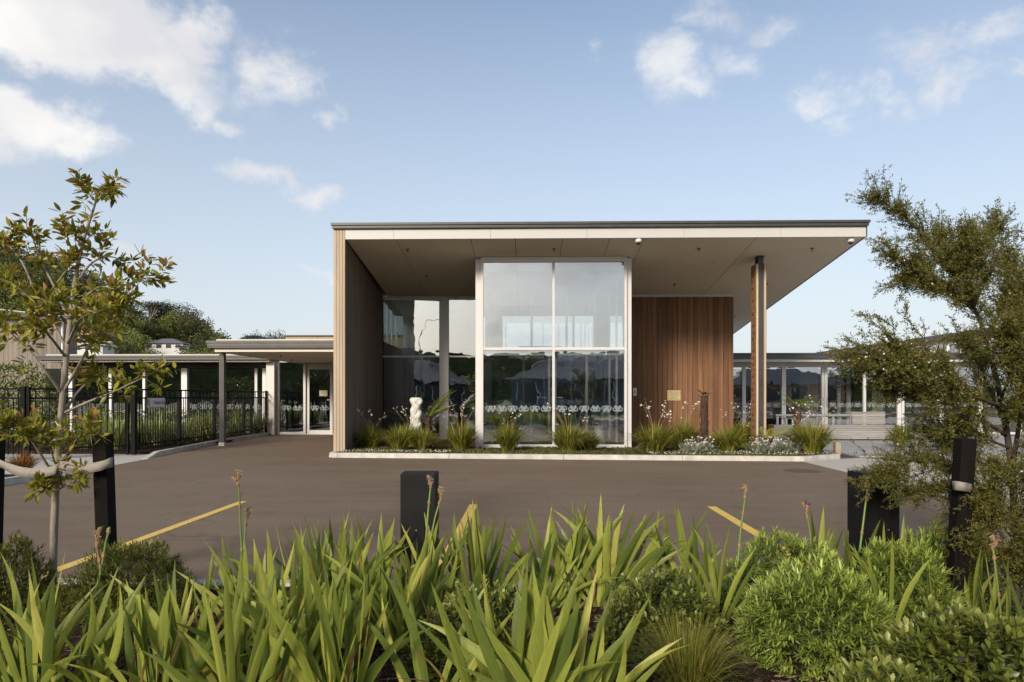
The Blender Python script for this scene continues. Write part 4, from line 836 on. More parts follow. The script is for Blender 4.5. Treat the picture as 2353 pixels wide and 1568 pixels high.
# ================================================================ THE LONG BENCH AND DECK EDGE
BN = thing('timber_bench', 'long weathered slatted timber bench with steel rail backrest on the deck', 'bench')
yb0 = 19.9; b0, b1 = XA(1779, yb0), XA(2056, yb0); zs = ZA(1900, 977.5, yb0)
for i in range(6): obj('front_slat', MB().box(b0, b1, yb0 + .0 + i*.004, yb0 + .03 + i*.004, zs - .035 - .062*(i+1) + .004, zs - .035 - .062*i), 'bench_wood', BN, bevel=.004)
for i in range(6): obj('seat_slat', MB().box(b0, b1, yb0 + .0 + .075*i, yb0 + .068 + .075*i, zs - .032, zs), 'bench_wood', BN, bevel=.004)
obj('plinth', MB().box(b0 + .1, b1 - .1, yb0 + .08, yb0 + .42, .03, zs - .035), 'interior_dark', BN)
obj('end_panel', MB().box(b0 - .03, b0 - .002, yb0, yb0 + .45, .06, zs - .01), 'brown_table', BN)
q0, q1 = XA(1956, yb0 + .4), XA(2034, yb0 + .4)
for i in range(5): obj('back_slat', MB().box(q0, q1, yb0 + .40, yb0 + .43, zs + .012 + .075*i, zs + .08 + .075*i), 'bench_wood', BN, bevel=.004)
rx0, rx1 = XA(1783, yb0 + .4), XA(1956, yb0 + .4); zr_ = ZA(1850, 955, yb0 + .4)
obj('back_rail', MB().tube([(rx0, yb0 + .42, zr_), (rx1, yb0 + .42, zr_)], .038, 12), 'galv', BN)
for xx in (rx0 + .05, XA(1804, 20.3), XA(1840, 20.3), XA(1915, 20.3), rx1): obj('rail_post', MB().box(xx - .03, xx + .03, yb0 + .40, yb0 + .45, zs - .03, zr_ - .01), 'galv', BN)
for xx in (1806, 1819): obj('arm_rest', MB().tube([(XA(xx, 20), yb0 + .40, zs + .18), (XA(xx, 20), yb0 + .1, zs + .2), (XA(xx, 20), yb0 + .04, zs + .16), (XA(xx, 20), yb0 + .04, zs)], .022, 8), 'galv', BN)
setbase(BN)
e = G(1926, 1043, .03); o = obj('edging_post', MB().box(e.x - .06, e.x + .06, e.y, e.y + .12, -.01, .28), 'pale_edge', bevel=.006); tag(o, 'short pale timber edging post at the end of the garden bed', 'post')
# ================================================================ FENCE, GATE, SIGN
def fence_run(name, label, pts, posts, ztop=1.47, z0=.055, pitch=.112, fat=()):
    root = thing(name, label, 'fence' if 'gate' not in name else 'gate')
    pk = MB().box(-.008, .008, -.008, .008, 0, 1).me('picket'); pk.materials.append(M['black_metal'])
    for k, p in enumerate(posts):
        w = .045 if k in fat else .027; obj('post', MB().box(p[0]-w, p[0]+w, p[1]-w, p[1]+w, z0 - .03, ztop + .02).box(p[0]-w-.006, p[0]+w+.006, p[1]-w-.006, p[1]+w+.006, ztop + .021, ztop + .035), 'black_metal', root)
    for a, b in zip(pts, pts[1:]):
        a = Vector((a[0], a[1], 0)); b = Vector((b[0], b[1], 0)); ln = (b - a).length; d = (b - a) / ln
        for zz in (ztop - .01, ztop - .20, z0 + .17): obj('rail', MB().bar(a + UP * zz, b + UP * zz, .03, .034), 'black_metal', root)
        n = int(ln / pitch)
        for i in range(1, n):
            p = a + d * (i * ln / n); o = bpy.data.objects.new('picket', pk); COL.objects.link(o); o.parent = root; o.location = (p.x, p.y, z0 + .06); o.scale = (1, 1, (ztop - .01 if i % 2 else ztop - .20) - z0 - .06)
    return setbase(root)
FP = [GD(x, 1569 * 8.35 / (CX - x), 0) for x in (307.8, 412, 492.5, 560.6, 577, 611)]
fence_run('picket_fence', 'black metal picket fence running back along the drive to the cream column', FP, FP, fat=(0,))
GP = [GD(66, 13.9, 0), FP[0] + Vector((-.06, -.0, 0))]
fence_run('picket_gate', 'black metal picket gate across the concrete path behind the young tree', GP, [GP[0], GP[1] + Vector((-.06, -.04, 0))], fat=())
LP = [GD(66, 13.9, 0) + Vector((-.1, 0, 0)), GD(-160, 14.1, 0)]
fence_run('front_fence', 'black metal picket fence at the left picture edge beyond the gate', LP, LP, fat=(0,))
far_ = [GD(70, 19.5, 0), GD(300, 20.5, 0)]
fence_run('back_fence', 'darker picket fence farther back behind the gate', far_, far_)
sa, sb = FP[0].lerp(FP[1], .24), FP[0].lerp(FP[1], .62)
sg = thing('ambulance_sign', 'white Ambulance Only sign with leaf logo on the black fence', 'sign')
sg.location = ((sa.x + sb.x) / 2 + .035, (sa.y + sb.y) / 2, 1.165); dd = (sb - sa); sg.rotation_euler = (0, 0, math.atan2(dd.y, dd.x))
ln = dd.length; obj('plate', MB().box(-ln/2, ln/2, -.006, .002, -.105, .105), 'sign_white', sg, bevel=.002)
text(sg, 'Ambulance Only', .125, (.12, -.0075, 0), (R(90), 0, 0), 'ink', xs=.60)
lg = part_empty('logo', sg)
mb = MB(); ribbon(mb, [(-.345 + .055*(-math.cos(a)), -.0065, .0 + .085*math.sin(a) - (.085*(.0) if a > 0 else 0)) for a in [math.pi*(-.12 + 1.0*k/18) for k in range(19)]] , .016, (0, -1, 0), .001); ribbon(mb, [(-.40, -.0065, .0), (-.398, -.0065, -.04), (-.388, -.0065, -.088)], .014, (0, -1, 0), .0009); obj('leaf_arc', mb, 'logo_green', lg)
mb = MB(); hp = [(0, -.085), (-.03, -.04), (-.043, .01), (-.034, .045), (-.018, .05), (0, .022), (.018, .03), (.034, .02), (.036, -.02), (.02, -.06), (0, -.085)]
ribbon(mb, [(-.335 + x, -.0078, z) for x, z in hp], .014, (0, -1, 0), .0008); ribbon(mb, [(-.345, -.0078, .02), (-.335, -.0078, -.03), (-.318, -.0078, 0)], .01, (0, -1, 0), .0008); obj('heart', mb, 'logo_blue', lg)
# ================================================================ BOLLARDS, STAKES, TIES
for (xa, xb, yt, lb) in ((924, 1005, 1085.5, 'black rectangular bollard in the irises left of centre'), (1964, 2053, 1084, 'black rectangular bollard in the irises below the right shrub')):
    d = 4.12; b = thing('bollard', lb, 'bollard', 'black bollards behind the kerb', GD((xa + xb) / 2, d, .08), YAW if xa < 1500 else R(8)); w = (xb - xa) / F * d / 2; h = at(xa, yt, d).z - .08
    obj('body', MB().box(-w, w, -.07, .09, 0, h), 'bollard', b, bevel=.006); obj('front_plate', MB().box(-w*.3, w*.35, -.0735, -.0705, h*.38, h*.72), 'bollard', b, bevel=.002)
    obj('lock', MB().lathe([(.006, 0), (.005, .004)], (0, 0, 0), 10), 'steel', b, loc=(-.01 if xa < 1500 else .04, -.0735, h*.56)).rotation_euler = (R(90), 0, 0)
def stake(top, bot, w, label, rot=.35):
    a, b = Vector(bot), Vector(top); o = obj('stake', MB().hexa([Vector((i*w/2, j*w/2, -.05)) for i, j in ((-1,-1),(1,-1),(1,1),(-1,1))], [Vector((i*w/2, j*w/2, 0)) + (b - a) for i, j in ((-1,-1),(1,-1),(1,1),(-1,1))]), 'black_wood', loc=a, bevel=.004)
    o.rotation_euler = (0, 0, 0); o.data.transform(Matrix.Identity(4)); tag(o, label, 'stake', 'black timber tree stakes'); return o
stake(at(236, 998, 4.02), GD(250, 4.12, .08), .082, 'black square timber stake right of the young tree trunk'); stake(at(-12, 1000, 4.3), GD(-22, 4.3, .08), .082, 'black timber stake cut off by the left picture edge')
stake(at(2218, 1008, 3.55), GD(2190, 3.62, .08), .075, 'black timber stake leaning in front of the right flowering shrub')
def strap(name, pts, w, label):
    mb = MB(); n = len(pts); P = [Vector(p) for p in pts]; fine = []
    for i in range(n - 1):
        p0, p1, p2, p3 = P[max(i-1, 0)], P[i], P[i+1], P[min(i+2, n-1)]
        for k in range(6):
            t_ = k / 6; fine.append(.5 * ((2*p1) + (p2 - p0)*t_ + (2*p0 - 5*p1 + 4*p2 - p3)*t_**2 + (3*p1 - p0 - 3*p2 + p3)*t_**3))
    fine.append(P[-1]); o0 = 0
    for i, p in enumerate(fine):
        d = (fine[min(i+1, len(fine)-1)] - fine[max(i-1, 0)]).normalized(); nr = d.cross(UP).normalized(); tilt = (UP + nr * .25 * math.sin(i * .7)).normalized()
        for q in (tilt * w/2, -tilt * w/2): mb.v.append(tuple(p + q)); mb.v.append(tuple(p + q + nr * .003))
    for i in range(len(fine) - 1):
        a = 4*i; b = a + 4; mb.f += [(a, b, b+1, a+1), (a+2, a+3, b+3, b+2), (a+1, b+1, b+3, a+3), (a, a+2, b+2, b)]
    o = obj(name, mb, 'webbing', smooth=True); return tag(o, label, 'tree tie')
strap('tree_tie', [at(-10, 1060, 4.25), at(40, 1082, 4.1), at(90, 1087, 4.0), at(125, 1080, 3.97), at(142, 1071, 3.98), at(185, 1077, 3.95), at(228, 1072, 3.93), at(252, 1064, 3.95), at(257, 1062, 4.0), at(256, 1063, 4.08)], .056, 'pale webbing strap tying the young tree to two black stakes')
strap('tree_tie', [at(2190, 1116, 3.55), at(2197, 1116, 3.49), at(2215, 1119, 3.47), at(2228, 1122, 3.52), at(2250, 1135, 3.62), at(2275, 1150, 3.7)], .046, 'pale webbing strap wrapped round the leaning right stake')
# ================================================================ TREES FROM BRANCH LINES
def smoothline(P, k=4):
    out = []; n = len(P)
    for i in range(n - 1):
        p0, p1, p2, p3 = P[max(i-1, 0)], P[i], P[i+1], P[min(i+2, n-1)]
        for j in range(k): t_ = j / k; out.append(.5 * ((2*p1) + (p2 - p0)*t_ + (2*p0 - 5*p1 + 4*p2 - p3)*t_**2 + (3*p1 - p0 - 3*p2 + p3)*t_**3))
    return out + [P[-1]]
YT_ = thing('young_tree', 'young staked tree with green and bronze leaves at left', 'tree', loc=GD(119, 4.1, .08)); TB0 = YT_.location.copy()
trunkp = [(119,1400,4.1),(127,1150,4.1),(140,960,4.1),(158,770,4.1),(172,650,4.1),(190,560,4.1),(212,490,4.1),(230,432,4.1)]
def bl(L_): return smoothline([at(*p) - TB0 for p in L_])
tp = bl(trunkp); obj('trunk', MB().tube(tp, [.0235 * (1 - .86 * i / len(tp)) for i in range(len(tp))], 9), 'bark_pale', YT_, True)
BR = [[(150,948,4.1),(200,925,4.05),(262,900,3.95),(330,868,3.85),(362,852,3.8)], [(146,900,4.1),(175,850,4.05),(210,790,3.95),(260,740,3.9),(300,715,3.85)],
 [(142,905,4.1),(110,860,4.0),(75,815,3.95),(30,770,3.9),(2,745,3.9)], [(152,800,4.1),(120,740,4.1),(85,700,4.05),(40,660,4.0),(5,640,4.0)],
 [(160,740,4.1),(125,660,4.15),(95,600,4.2),(78,555,4.2),(66,520,4.2)], [(176,640,4.1),(225,650,4.2),(285,655,4.25),(330,640,4.3),(368,640,4.3)],
 [(172,660,4.1),(205,610,4.2),(245,590,4.25),(290,600,4.3)], [(180,600,4.1),(160,560,4.0),(150,530,3.95)], [(184,590,4.1),(200,550,4.15),(225,535,4.2)],
 [(160,720,4.1),(200,680,3.9),(230,660,3.75),(265,665,3.7)], [(155,790,4.1),(180,740,3.85),(200,715,3.7),(220,720,3.6)], [(150,820,4.1),(120,780,3.9),(100,760,3.75),(75,755,3.7)],
 [(132,1105,4.1),(100,1055,4.0),(70,1010,3.9),(35,985,3.85),(12,975,3.8)], [(132,1080,4.1),(160,1035,4.0),(185,1000,3.9),(212,985,3.85)], [(130,1075,4.1),(112,1020,3.95),(100,985,3.85)],
 [(127,1130,4.1),(160,1110,4.05),(195,1090,4.0)], [(141,960,4.1),(180,900,4.2),(215,870,4.3),(245,850,4.3)], [(127,1130,4.1),(110,1120,4.05),(100,1118,4.0)],
 [(222,465,4.1),(240,445,4.05),(252,440,4.0)], [(222,465,4.1),(208,450,4.1),(200,444,4.1)], [(160,720,4.1),(190,740,4.3),(240,760,4.45)], [(150,800,4.1),(200,800,4.3),(230,790,4.4)],
 [(120,665,4.15),(150,625,4.05),(165,600,4.0)], [(95,720,4.05),(60,620,4.1),(30,575,4.1),(10,560,4.1)], [(170,680,4.1),(140,690,3.8),(110,700,3.7)], [(165,700,4.1),(215,720,4.0),(255,700,3.95),(280,690,3.9)]]
lv_pos, lv_dir, lv_up, lv_top = [], [], [], []
for bi, Bp in enumerate(BR):
    q = bl(Bp); r0 = .009 if len(Bp) > 3 else .006
    obj('branch', MB().tube(q, [r0 * (1 - .8 * i / len(q)) for i in range(len(q))], 6), 'bark_pale', YT_, True)
    n = len(q); tips = [(q[-1], (q[-1] - q[-2]).normalized())]
    for i in [j for j in range(int(n * .42), n) for _r in range(2) if random.random() < .78]:
        side = Vector(RNG.normal(size=3)).normalized(); d = ((q[min(i+1, n-1)] - q[max(i-1,0)]).normalized() * .5 + side + UP * .5).normalized(); tips.append((q[i] + d * random.uniform(.04, .15), d))
    for (p, d) in tips:
        nl = random.randint(8, 13)
        for k in range(nl):
            s_ = Vector(RNG.normal(size=3)); s_ = (s_ - s_.dot(d) * d).normalized(); dr = (d * random.uniform(.1, .9) + s_ * 1.0 + UP * random.uniform(-.35, .25)).normalized()
            lv_pos.append(p - d * random.uniform(0, .07) + s_ * .008); lv_dir.append(dr); lv_top.append(max(0, d.z) * random.random() * (1 if k < nl * .6 else .4))
for (a, b) in (((62,530,4.2), (60,476,4.2)), ((322,585,4.3), (308,560,4.3)), ((322,585,4.3), (330,562,4.3))): obj('twig', MB().tube([at(*a) - TB0, at(*b) - TB0], [.004, .0015], 5), 'bark_pale', YT_)
nL = len(lv_pos); P_ = np.array([tuple(p) for p in lv_pos]); D_ = np.array([tuple(p) for p in lv_dir]); roll = RNG.normal(size=nL) * .7
FR = frames(D_, roll); flip = FR[:, 2, 1] < 0; FR[flip, :, 0] *= -1; FR[flip, :, 1] *= -1
sz = RNG.uniform(.040, .072, nL); bronze = (np.array(lv_top) > .48) | (RNG.random(nL) < .05)
near = np.argsort(np.linalg.norm(P_ + np.array(TB0) - np.array([0, 0, EYE]), axis=1) - sz * 4)
LEAF = ([(0,0,0),(0,.0,.12),(-.16,.03,.3),(0,-.01,.34),(.16,.03,.3),(-.17,.035,.55),(0,-.01,.6),(.17,.035,.55),(-.09,.02,.8),(.09,.02,.8),(0,-.03,1)],
        [(0,1,1)], )
LEAF = (LEAF[0], [(1,3,2),(1,4,3),(2,3,6),(2,6,5),(3,4,7),(3,7,6),(5,6,8),(6,7,9),(6,10,8),(6,9,10),(0,1,2),(0,4,1)])
lm = {}
for k, mt in enumerate(('tree_green', 'tree_bronze')):
    m = bpy.data.meshes.new('leaf'); m.from_pydata([(x, y + .10 * z * z, z) for x, y, z in LEAF[0]], [], LEAF[1]); m.materials.append(M[mt]); m.polygons.foreach_set('use_smooth', [True]*len(m.polygons)); lm[k] = m
ind = set(near[:300].tolist())
for i in near[:300]:
    o = bpy.data.objects.new('leaf', lm[int(bronze[i])]); COL.objects.link(o); o.parent = YT_
    mm = Matrix.Identity(4)
    for r_ in range(3):
        for c_ in range(3): mm[r_][c_] = FR[i, r_, c_] * sz[i]
        mm[r_][3] = P_[i, r_]
    o.matrix_local = mm
ch = []; mi = []
for k in (0, 1):
    sel = np.array([i for i in range(nL) if i not in ind and int(bronze[i]) == k]); c = stamp([(x, y + .10 * z * z, z) for x, y, z in LEAF[0]], LEAF[1], FR[sel], P_[sel], sz[sel]); ch.append(c); mi.append(np.full(len(c[1]), k))
part_of('foliage', bulkmesh('foliage', *join(ch), ['tree_green_m', 'tree_bronze_m'], np.concatenate(mi), True), YT_)
# the flowering shrub at the right
KT = thing('flowering_shrub', 'large dark needle leaved shrub with white blossom at right', 'shrub', loc=GD(2335, 3.75, .08)); K0 = KT.location.copy()
def kb(L_): return smoothline([at(*p) - K0 for p in L_])
KBR = [([(2335,1420,3.75),(2332,1250,3.75),(2325,1080,3.8),(2300,920,3.8),(2275,815,3.8),(2248,728,3.8),(2195,640,3.8),(2140,565,3.8),(2085,505,3.8),(2020,462,3.8)], .022, .1),
 ([(2325,1080,3.8),(2345,950,3.85),(2350,820,3.9),(2345,720,3.9),(2335,640,3.9)], .014, .2), ([(2300,935,3.8),(2250,915,3.7),(2180,890,3.6),(2090,868,3.5),(2045,850,3.45),(1990,835,3.45)], .012, .45),
 ([(2310,1000,3.8),(2250,960,3.7),(2180,930,3.65),(2110,915,3.6),(2070,900,3.6)], .010, .3), ([(2330,1180,3.75),(2260,1120,3.8),(2190,1075,3.85),(2110,1055,3.8),(2075,1070,3.75),(2040,1080,3.75)], .011, .15),
 ([(2332,1240,3.75),(2290,1200,3.75),(2255,1185,3.78),(2240,1170,3.8)], .008, .12), ([(2332,1300,3.75),(2295,1280,3.65),(2265,1270,3.6),(2250,1262,3.6)], .008, .1), ([(2325,1100,3.8),(2370,1040,3.7),(2400,980,3.6)], .010, .1),
 ([(2275,815,3.8),(2310,760,3.75),(2340,700,3.7),(2365,640,3.7)], .009, .1), ([(2248,728,3.8),(2225,670,3.7),(2215,620,3.65),(2225,560,3.6)], .007, .1), ([(2195,640,3.8),(2235,600,3.9),(2270,560,3.95),(2285,535,3.95)], .007, .1),
 ([(2330,1200,3.75),(2370,1150,3.5),(2380,1100,3.4)], .008, .1), ([(2320,1030,3.8),(2270,1010,3.75),(2230,990,3.8),(2180,985,3.8)], .008, .12), ([(2300,920,3.8),(2320,860,3.6),(2330,820,3.5),(2320,780,3.45)], .008, .2),
 ([(2250,900,3.7),(2210,880,3.65),(2170,855,3.6),(2120,832,3.55),(2070,815,3.5)], .007, .5), ([(2180,870,3.6),(2140,862,3.5),(2090,852,3.45),(2050,846,3.4)], .006, .5), ([(2300,960,3.8),(2260,860,3.8),(2230,810,3.8)], .007, .3),
 ([(2332,1330,3.75),(2350,1290,3.6),(2365,1250,3.5)], .007, .1), ([(2260,1120,3.7),(2210,1110,3.8),(2150,1120,3.85),(2110,1130,3.9)], .006, .2), ([(2310,1100,3.8),(2250,1060,3.9),(2200,1030,3.95),(2150,1010,4.0)], .007, .2),
 ([(2248,728,3.8),(2215,695,3.75),(2180,672,3.7),(2145,662,3.7)], .006, .1), ([(2235,705,3.8),(2260,650,3.75),(2250,600,3.7),(2235,575,3.7)], .006, .1), ([(2262,770,3.8),(2300,720,3.85),(2315,660,3.9),(2310,600,3.9)], .007, .1), ([(2275,810,3.8),(2320,790,3.8),(2350,760,3.8)], .006, .1), ([(2200,645,3.8),(2190,600,3.85),(2170,560,3.9)], .005, .1), ([(2130,565,3.8),(2110,610,3.75),(2090,640,3.75)], .005, .3), ([(2160,600,3.8),(2120,620,3.7),(2060,600,3.7)], .005, .3),
 ([(2320,1060,3.8),(2300,1080,3.6),(2285,1120,3.55),(2270,1150,3.55)], .007, .1), ([(2310,980,3.8),(2350,930,3.6),(2380,880,3.5)], .008, .2)]
spP, spD, spF = [], [], []
for (Lp, r0, fl_) in KBR:
    q = kb(Lp); n = len(q); obj('branch' if r0 < .02 else 'trunk', MB().tube(q, [r0 * (1 - .92 * (i / n) ** .8) + .0012 for i in range(n)], 7), 'bark_dark', KT, True)
    st0 = int(n * (.52 if r0 > .02 else .22))
    tw = MB(); main = (q[-1] - q[0]).normalized()
    for i in range(st0, n):
        ax = (q[min(i+1, n-1)] - q[max(i-1, 0)]).normalized()
        for rep in range((8 if Lp[-1][1] > 700 else 5) if Lp[-1][0] > 2200 else 5):
            s_ = Vector(RNG.normal(size=3)); d = ((ax * .8 + s_ * (.46 if Lp[-1][1] < 700 else .28 if fl_ > .4 else .42) + (UP * .34 + RT * -.12 if Lp[-1][1] < 700 else UP * .06)).normalized()); fl_on = random.random() < (fl_ * .75 if fl_ > .4 else fl_ * .25); ln_ = random.uniform(.07, .25) if Lp[-1][1] > 700 else random.choice((.07, .10, .15, .20, .27)) * random.uniform(.8, 1.2) * (1 - .45 * (i - st0) / max(1, n - st0)); a = q[i] + (q[min(i+1,n-1)] - q[i]) * random.random()
            b = a + d * ln_ * .5 + Vector(RNG.normal(size=3)) * .01; c = b + (d + UP * .15).normalized() * ln_ * .5; tw.tube([a, b, c], [.0022, .0016, .0009], 3, False)
            for t_ in np.arange(.1, 1.02, .085):
                pp = a.lerp(b, t_*2) if t_ < .5 else b.lerp(c, t_*2-1); dd_ = (d + Vector(RNG.normal(size=3)) * .62).normalized(); spP.append(tuple(pp)); spD.append(tuple(dd_)); spF.append(1.0 if fl_on else .004)
    obj('twigs', tw, 'bark_dark', KT)['kind'] = 'stuff'
# long bare-ish whips
wh = MB()
for (a, b, c) in (((2070,500,3.8),(2040,470,3.8),(1995,452,3.8)), ((2130,560,3.8),(2110,500,3.8),(2085,470,3.8)), ((2210,610,3.7),(2195,560,3.7),(2180,520,3.7)), ((2300,640,3.8),(2285,580,3.8),(2275,545,3.8)), ((2080,800,3.45),(2030,760,3.4),(2000,735,3.4)), ((2120,775,3.55),(2090,740,3.5),(2082,715,3.5)), ((2010,830,3.45),(1985,800,3.4),(1945,780,3.4)), ((2060,760,3.5),(2030,735,3.5),(1980,722,3.5)), ((2330,640,3.9),(2320,600,3.9),(2312,570,3.9)), ((2010,840,3.45),(1975,826,3.45),(1930,808,3.45))):
    q = smoothline([at(*a) - K0, at(*b) - K0, at(*c) - K0], 6); wh.tube(q, [.003 - .0022 * i / len(q) for i in range(len(q))], 4, False)
    for i in range(2, len(q)):
        for rep in range(2):
            d = ((q[i] - q[i-1]).normalized() + Vector(RNG.normal(size=3)) * .5).normalized(); spP.append(tuple(q[i])); spD.append(tuple(d)); spF.append(.05)
obj('twigs', wh, 'bark_dark', KT)['kind'] = 'stuff'
spP = np.array(spP); spD = np.array(spD); spF = np.array(spF); nS = len(spP)
ND = []; NP = []; 
tv, tf = sized(QUADL, .0042, .0160)
pos = []; dr = []; rr = []
for k in range(13):
    off = RNG.random(nS) * .05; p = spP + spD * off[:, None]; d = spD * .75 + rdir(nS) * .85 + np.array([0, 0, .15]); pos.append(p); dr.append(d); rr.append(np.clip(RNG.normal(.42, .25, nS) + .15 * off / .05, 0, 1))
pos = np.concatenate(pos); dr = np.concatenate(dr); rr = np.concatenate(rr)
v, f, r = stamp(tv, tf, frames(dr, RNG.random(len(pos)) * 6.28), pos, RNG.uniform(.7, 1.3, len(pos)), rr)
part_of('foliage', bulkmesh('foliage', v, f, r, 'kanuka'), KT)
sel = np.where(RNG.random(nS) < spF * .30)[0]; fp = spP[sel] + spD[sel] * .03 + np.array([0, -.004, .006])
fl5 = [(0, 0, 0)] + [(.0055 * math.cos(a), .0055 * math.sin(a), .0012 * (k % 2)) for k, a in enumerate([2 * math.pi * j / 10 for j in range(10)])]; ff = [(0, 1 + j, 1 + (j + 1) % 10) for j in range(10)]
fd = rdir(len(sel)) * .7 + np.array([-.1, -.6, .7]); v, f, r = stamp(fl5, ff, frames(fd, RNG.random(len(sel)) * 6), fp, RNG.uniform(.7, 1.3, len(sel)))
part_of('blossom', bulkmesh('blossom', v, f, r, 'petal_white'), KT)
# ================================================================ FRONT BED: IRISES
def iris_leaf(L_, w, bend, tw, seg=9):
    mb = MB()
    for i in range(seg + 1):
        t_ = i / seg; ww = w * (.62 + .75 * t_ - .30 * t_**2) if t_ < .55 else w * 0.94 * (1 - ((t_ - .55) / .45) ** 1.9) ; ww = max(ww, .0004)
        cx = bend * t_ ** 2.3; cz = t_ - .22 * abs(bend) * t_ ** 3; a = tw * t_
        for s_ in (-1, 0, 1): mb.v.append((cx + s_ * ww / 2 * math.cos(a), s_ * ww / 2 * math.sin(a) + (.0 if s_ else -.13 * ww), cz))
    for i in range(seg):
        for k in (0, 1): q = 3*i + k; mb.f.append((q, q+1, q+4, q+3))
    m = mb.me('leaf'); m.polygons.foreach_set('use_smooth', [True]*len(m.polygons)); return m
IL = []
for k in range(16):
    m = iris_leaf(1, random.uniform(.049, .076), [0, .04, -.06, .1, .16, -.12, .25, .06, -.2, .34, .02, -.05, .12, -.3, .45, .08][k], random.uniform(-.5, .5)); m.materials.append(M['iris']); IL.append(m)
DL = []
for k in range(3):
    m = iris_leaf(1, .035, [.5, -.7, .3][k], 1.6); m.materials.append(M['iris_dead']); DL.append(m)
def iris(px, d, h, n, label, rz=None, group='iris clumps in the front bed', spread=1.0, squash=1.0):
    base = GD(px, d, .075); c = thing('iris_clump', label, 'iris', group, base)
    n = round(n * 1.45); nf = max(1, round(n / 7))
    for fidx in range(nf):
        fa = random.uniform(-.55, .55) if random.random() < .7 else random.uniform(0, math.pi); off = Vector((random.uniform(-.13, .13) * spread * squash, random.uniform(-.07, .07), 0)) if nf > 1 else Vector((0, 0, 0)); tilt = random.uniform(-.16, .16)
        k = n // nf + (1 if fidx < n % nf else 0)
        for j in range(k):
            t_ = (j + .5) / k * 2 - 1; an = (t_ * .60 * spread + random.uniform(-.10, .10) + tilt); ln = h * (1.12 - .22 * abs(t_) + random.uniform(-.18, .10)); m = random.choice(IL)
            o = bpy.data.objects.new('leaf', m); COL.objects.link(o); o.parent = c
            o.rotation_mode = 'XYZ'; rz_ = fa + random.uniform(-.28, .28); leanY = random.uniform(-.20, .16)
            mm = Matrix.Rotation(rz_, 4, 'Z') @ Matrix.Rotation(leanY, 4, 'X') @ Matrix.Rotation(an, 4, 'Y')
            sgn = 1 if an > 0 else -1
            o.matrix_local = Matrix.Translation(off + Vector((math.cos(rz_), math.sin(rz_), 0)) * (t_ * .035)) @ mm @ Matrix.Diagonal((ln * sgn * random.uniform(.85, 1.15), ln, ln, 1))
    if random.random() < .8:
        for j in range(random.randint(1, 3)):
            o = bpy.data.objects.new('dead_leaf', random.choice(DL)); COL.objects.link(o); o.parent = c; o.matrix_local = Matrix.Translation((random.uniform(-.06, .06), -.04, .0)) @ Matrix.Rotation(random.uniform(-1, 1), 4, 'Z') @ Matrix.Rotation(random.uniform(-.5, .5), 4, 'Y') @ Matrix.Diagonal((h*.7, h*.7, h*.7, 1))
    return c
ORD = ['first', 'second', 'third', 'fourth', 'fifth', 'sixth', 'seventh', 'eighth', 'ninth', 'tenth', 'eleventh', 'twelfth', 'thirteenth']
FRONT = [(20, 2.75, .52, 14), (135, 2.6, .54, 16), (255, 2.7, .47, 14), (360, 2.55, .48, 13), (470, 2.7, .52, 16), (585, 2.5, .52, 15), (700, 2.85, .59, 20), (815, 2.6, .58, 17)]
for k, (x, d, h, n) in enumerate(FRONT): iris(x, d, h, n, f'{ORD[k]} iris clump from the left in the nearest row, left half')
MID = [(365, 3.3, .36, 8), (490, 3.4, .43, 11), (605, 3.4, .50, 14), (735, 3.45, .60, 18), (860, 3.35, .55, 17), (975, 3.3, .52, 15)]
for k, (x, d, h, n) in enumerate(MID): iris(x, d, h, n, f'{ORD[k]} iris clump from the left in the middle row')
BACK = [(715, 3.98, .52, 14), (820, 3.95, .53, 16), (925, 3.9, .48, 12), (1030, 3.92, .50, 14), (1125, 3.9, .57, 18), (1225, 3.95, .50, 12)]
for k, (x, d, h, n) in enumerate(BACK): iris(x, d, h, n, f'{ORD[k]} iris clump from the left in the back row by the kerb')
iris(1345, 4.0, .60, 24, 'wide fan shaped iris clump alone at the kerb, right of centre', spread=1.45); iris(1425, 4.05, .55, 14, 'iris clump just right of the wide fan shaped one')
iris(1575, 3.95, .53, 12, 'upright iris clump below the end of the right yellow line', spread=.8); iris(1650, 3.6, .52, 9, 'iris clump with drooping leaf left of the bright green hebe', spread=1.1)
iris(1070, 2.55, .55, 12, 'large near iris clump left of the picture centre bottom', spread=1.2); iris(1185, 2.35, .60, 14, 'large near iris clump at the bottom centre'); iris(1300, 2.3, .66, 14, 'tallest near iris clump right of the bottom centre', spread=.9); iris(1410, 2.35, .56, 11, 'large near iris clump leaning right before the golden grass', spread=1.2)
iris(1880, 4.1, .50, 7, 'iris clump behind the hebes left of the right bollard', spread=.8); iris(1965, 4.0, .48, 7, 'iris clump at the left foot of the right bollard'); iris(2050, 4.0, .49, 8, 'iris clump at the right foot of the right bollard')
iris(2035, 3.3, .56, 6, 'narrow grey green iris between the two nearest hebe mounds', spread=.6); iris(2155, 3.35, .42, 6, 'small iris tuft left of the leaning right stake', spread=.4); iris(2245, 3.5, .44, 6, 'iris leaves just right of the leaning right stake', spread=.6); iris(2350, 2.75, .55, 12, 'iris clump cut off by the right picture edge', spread=1.1)
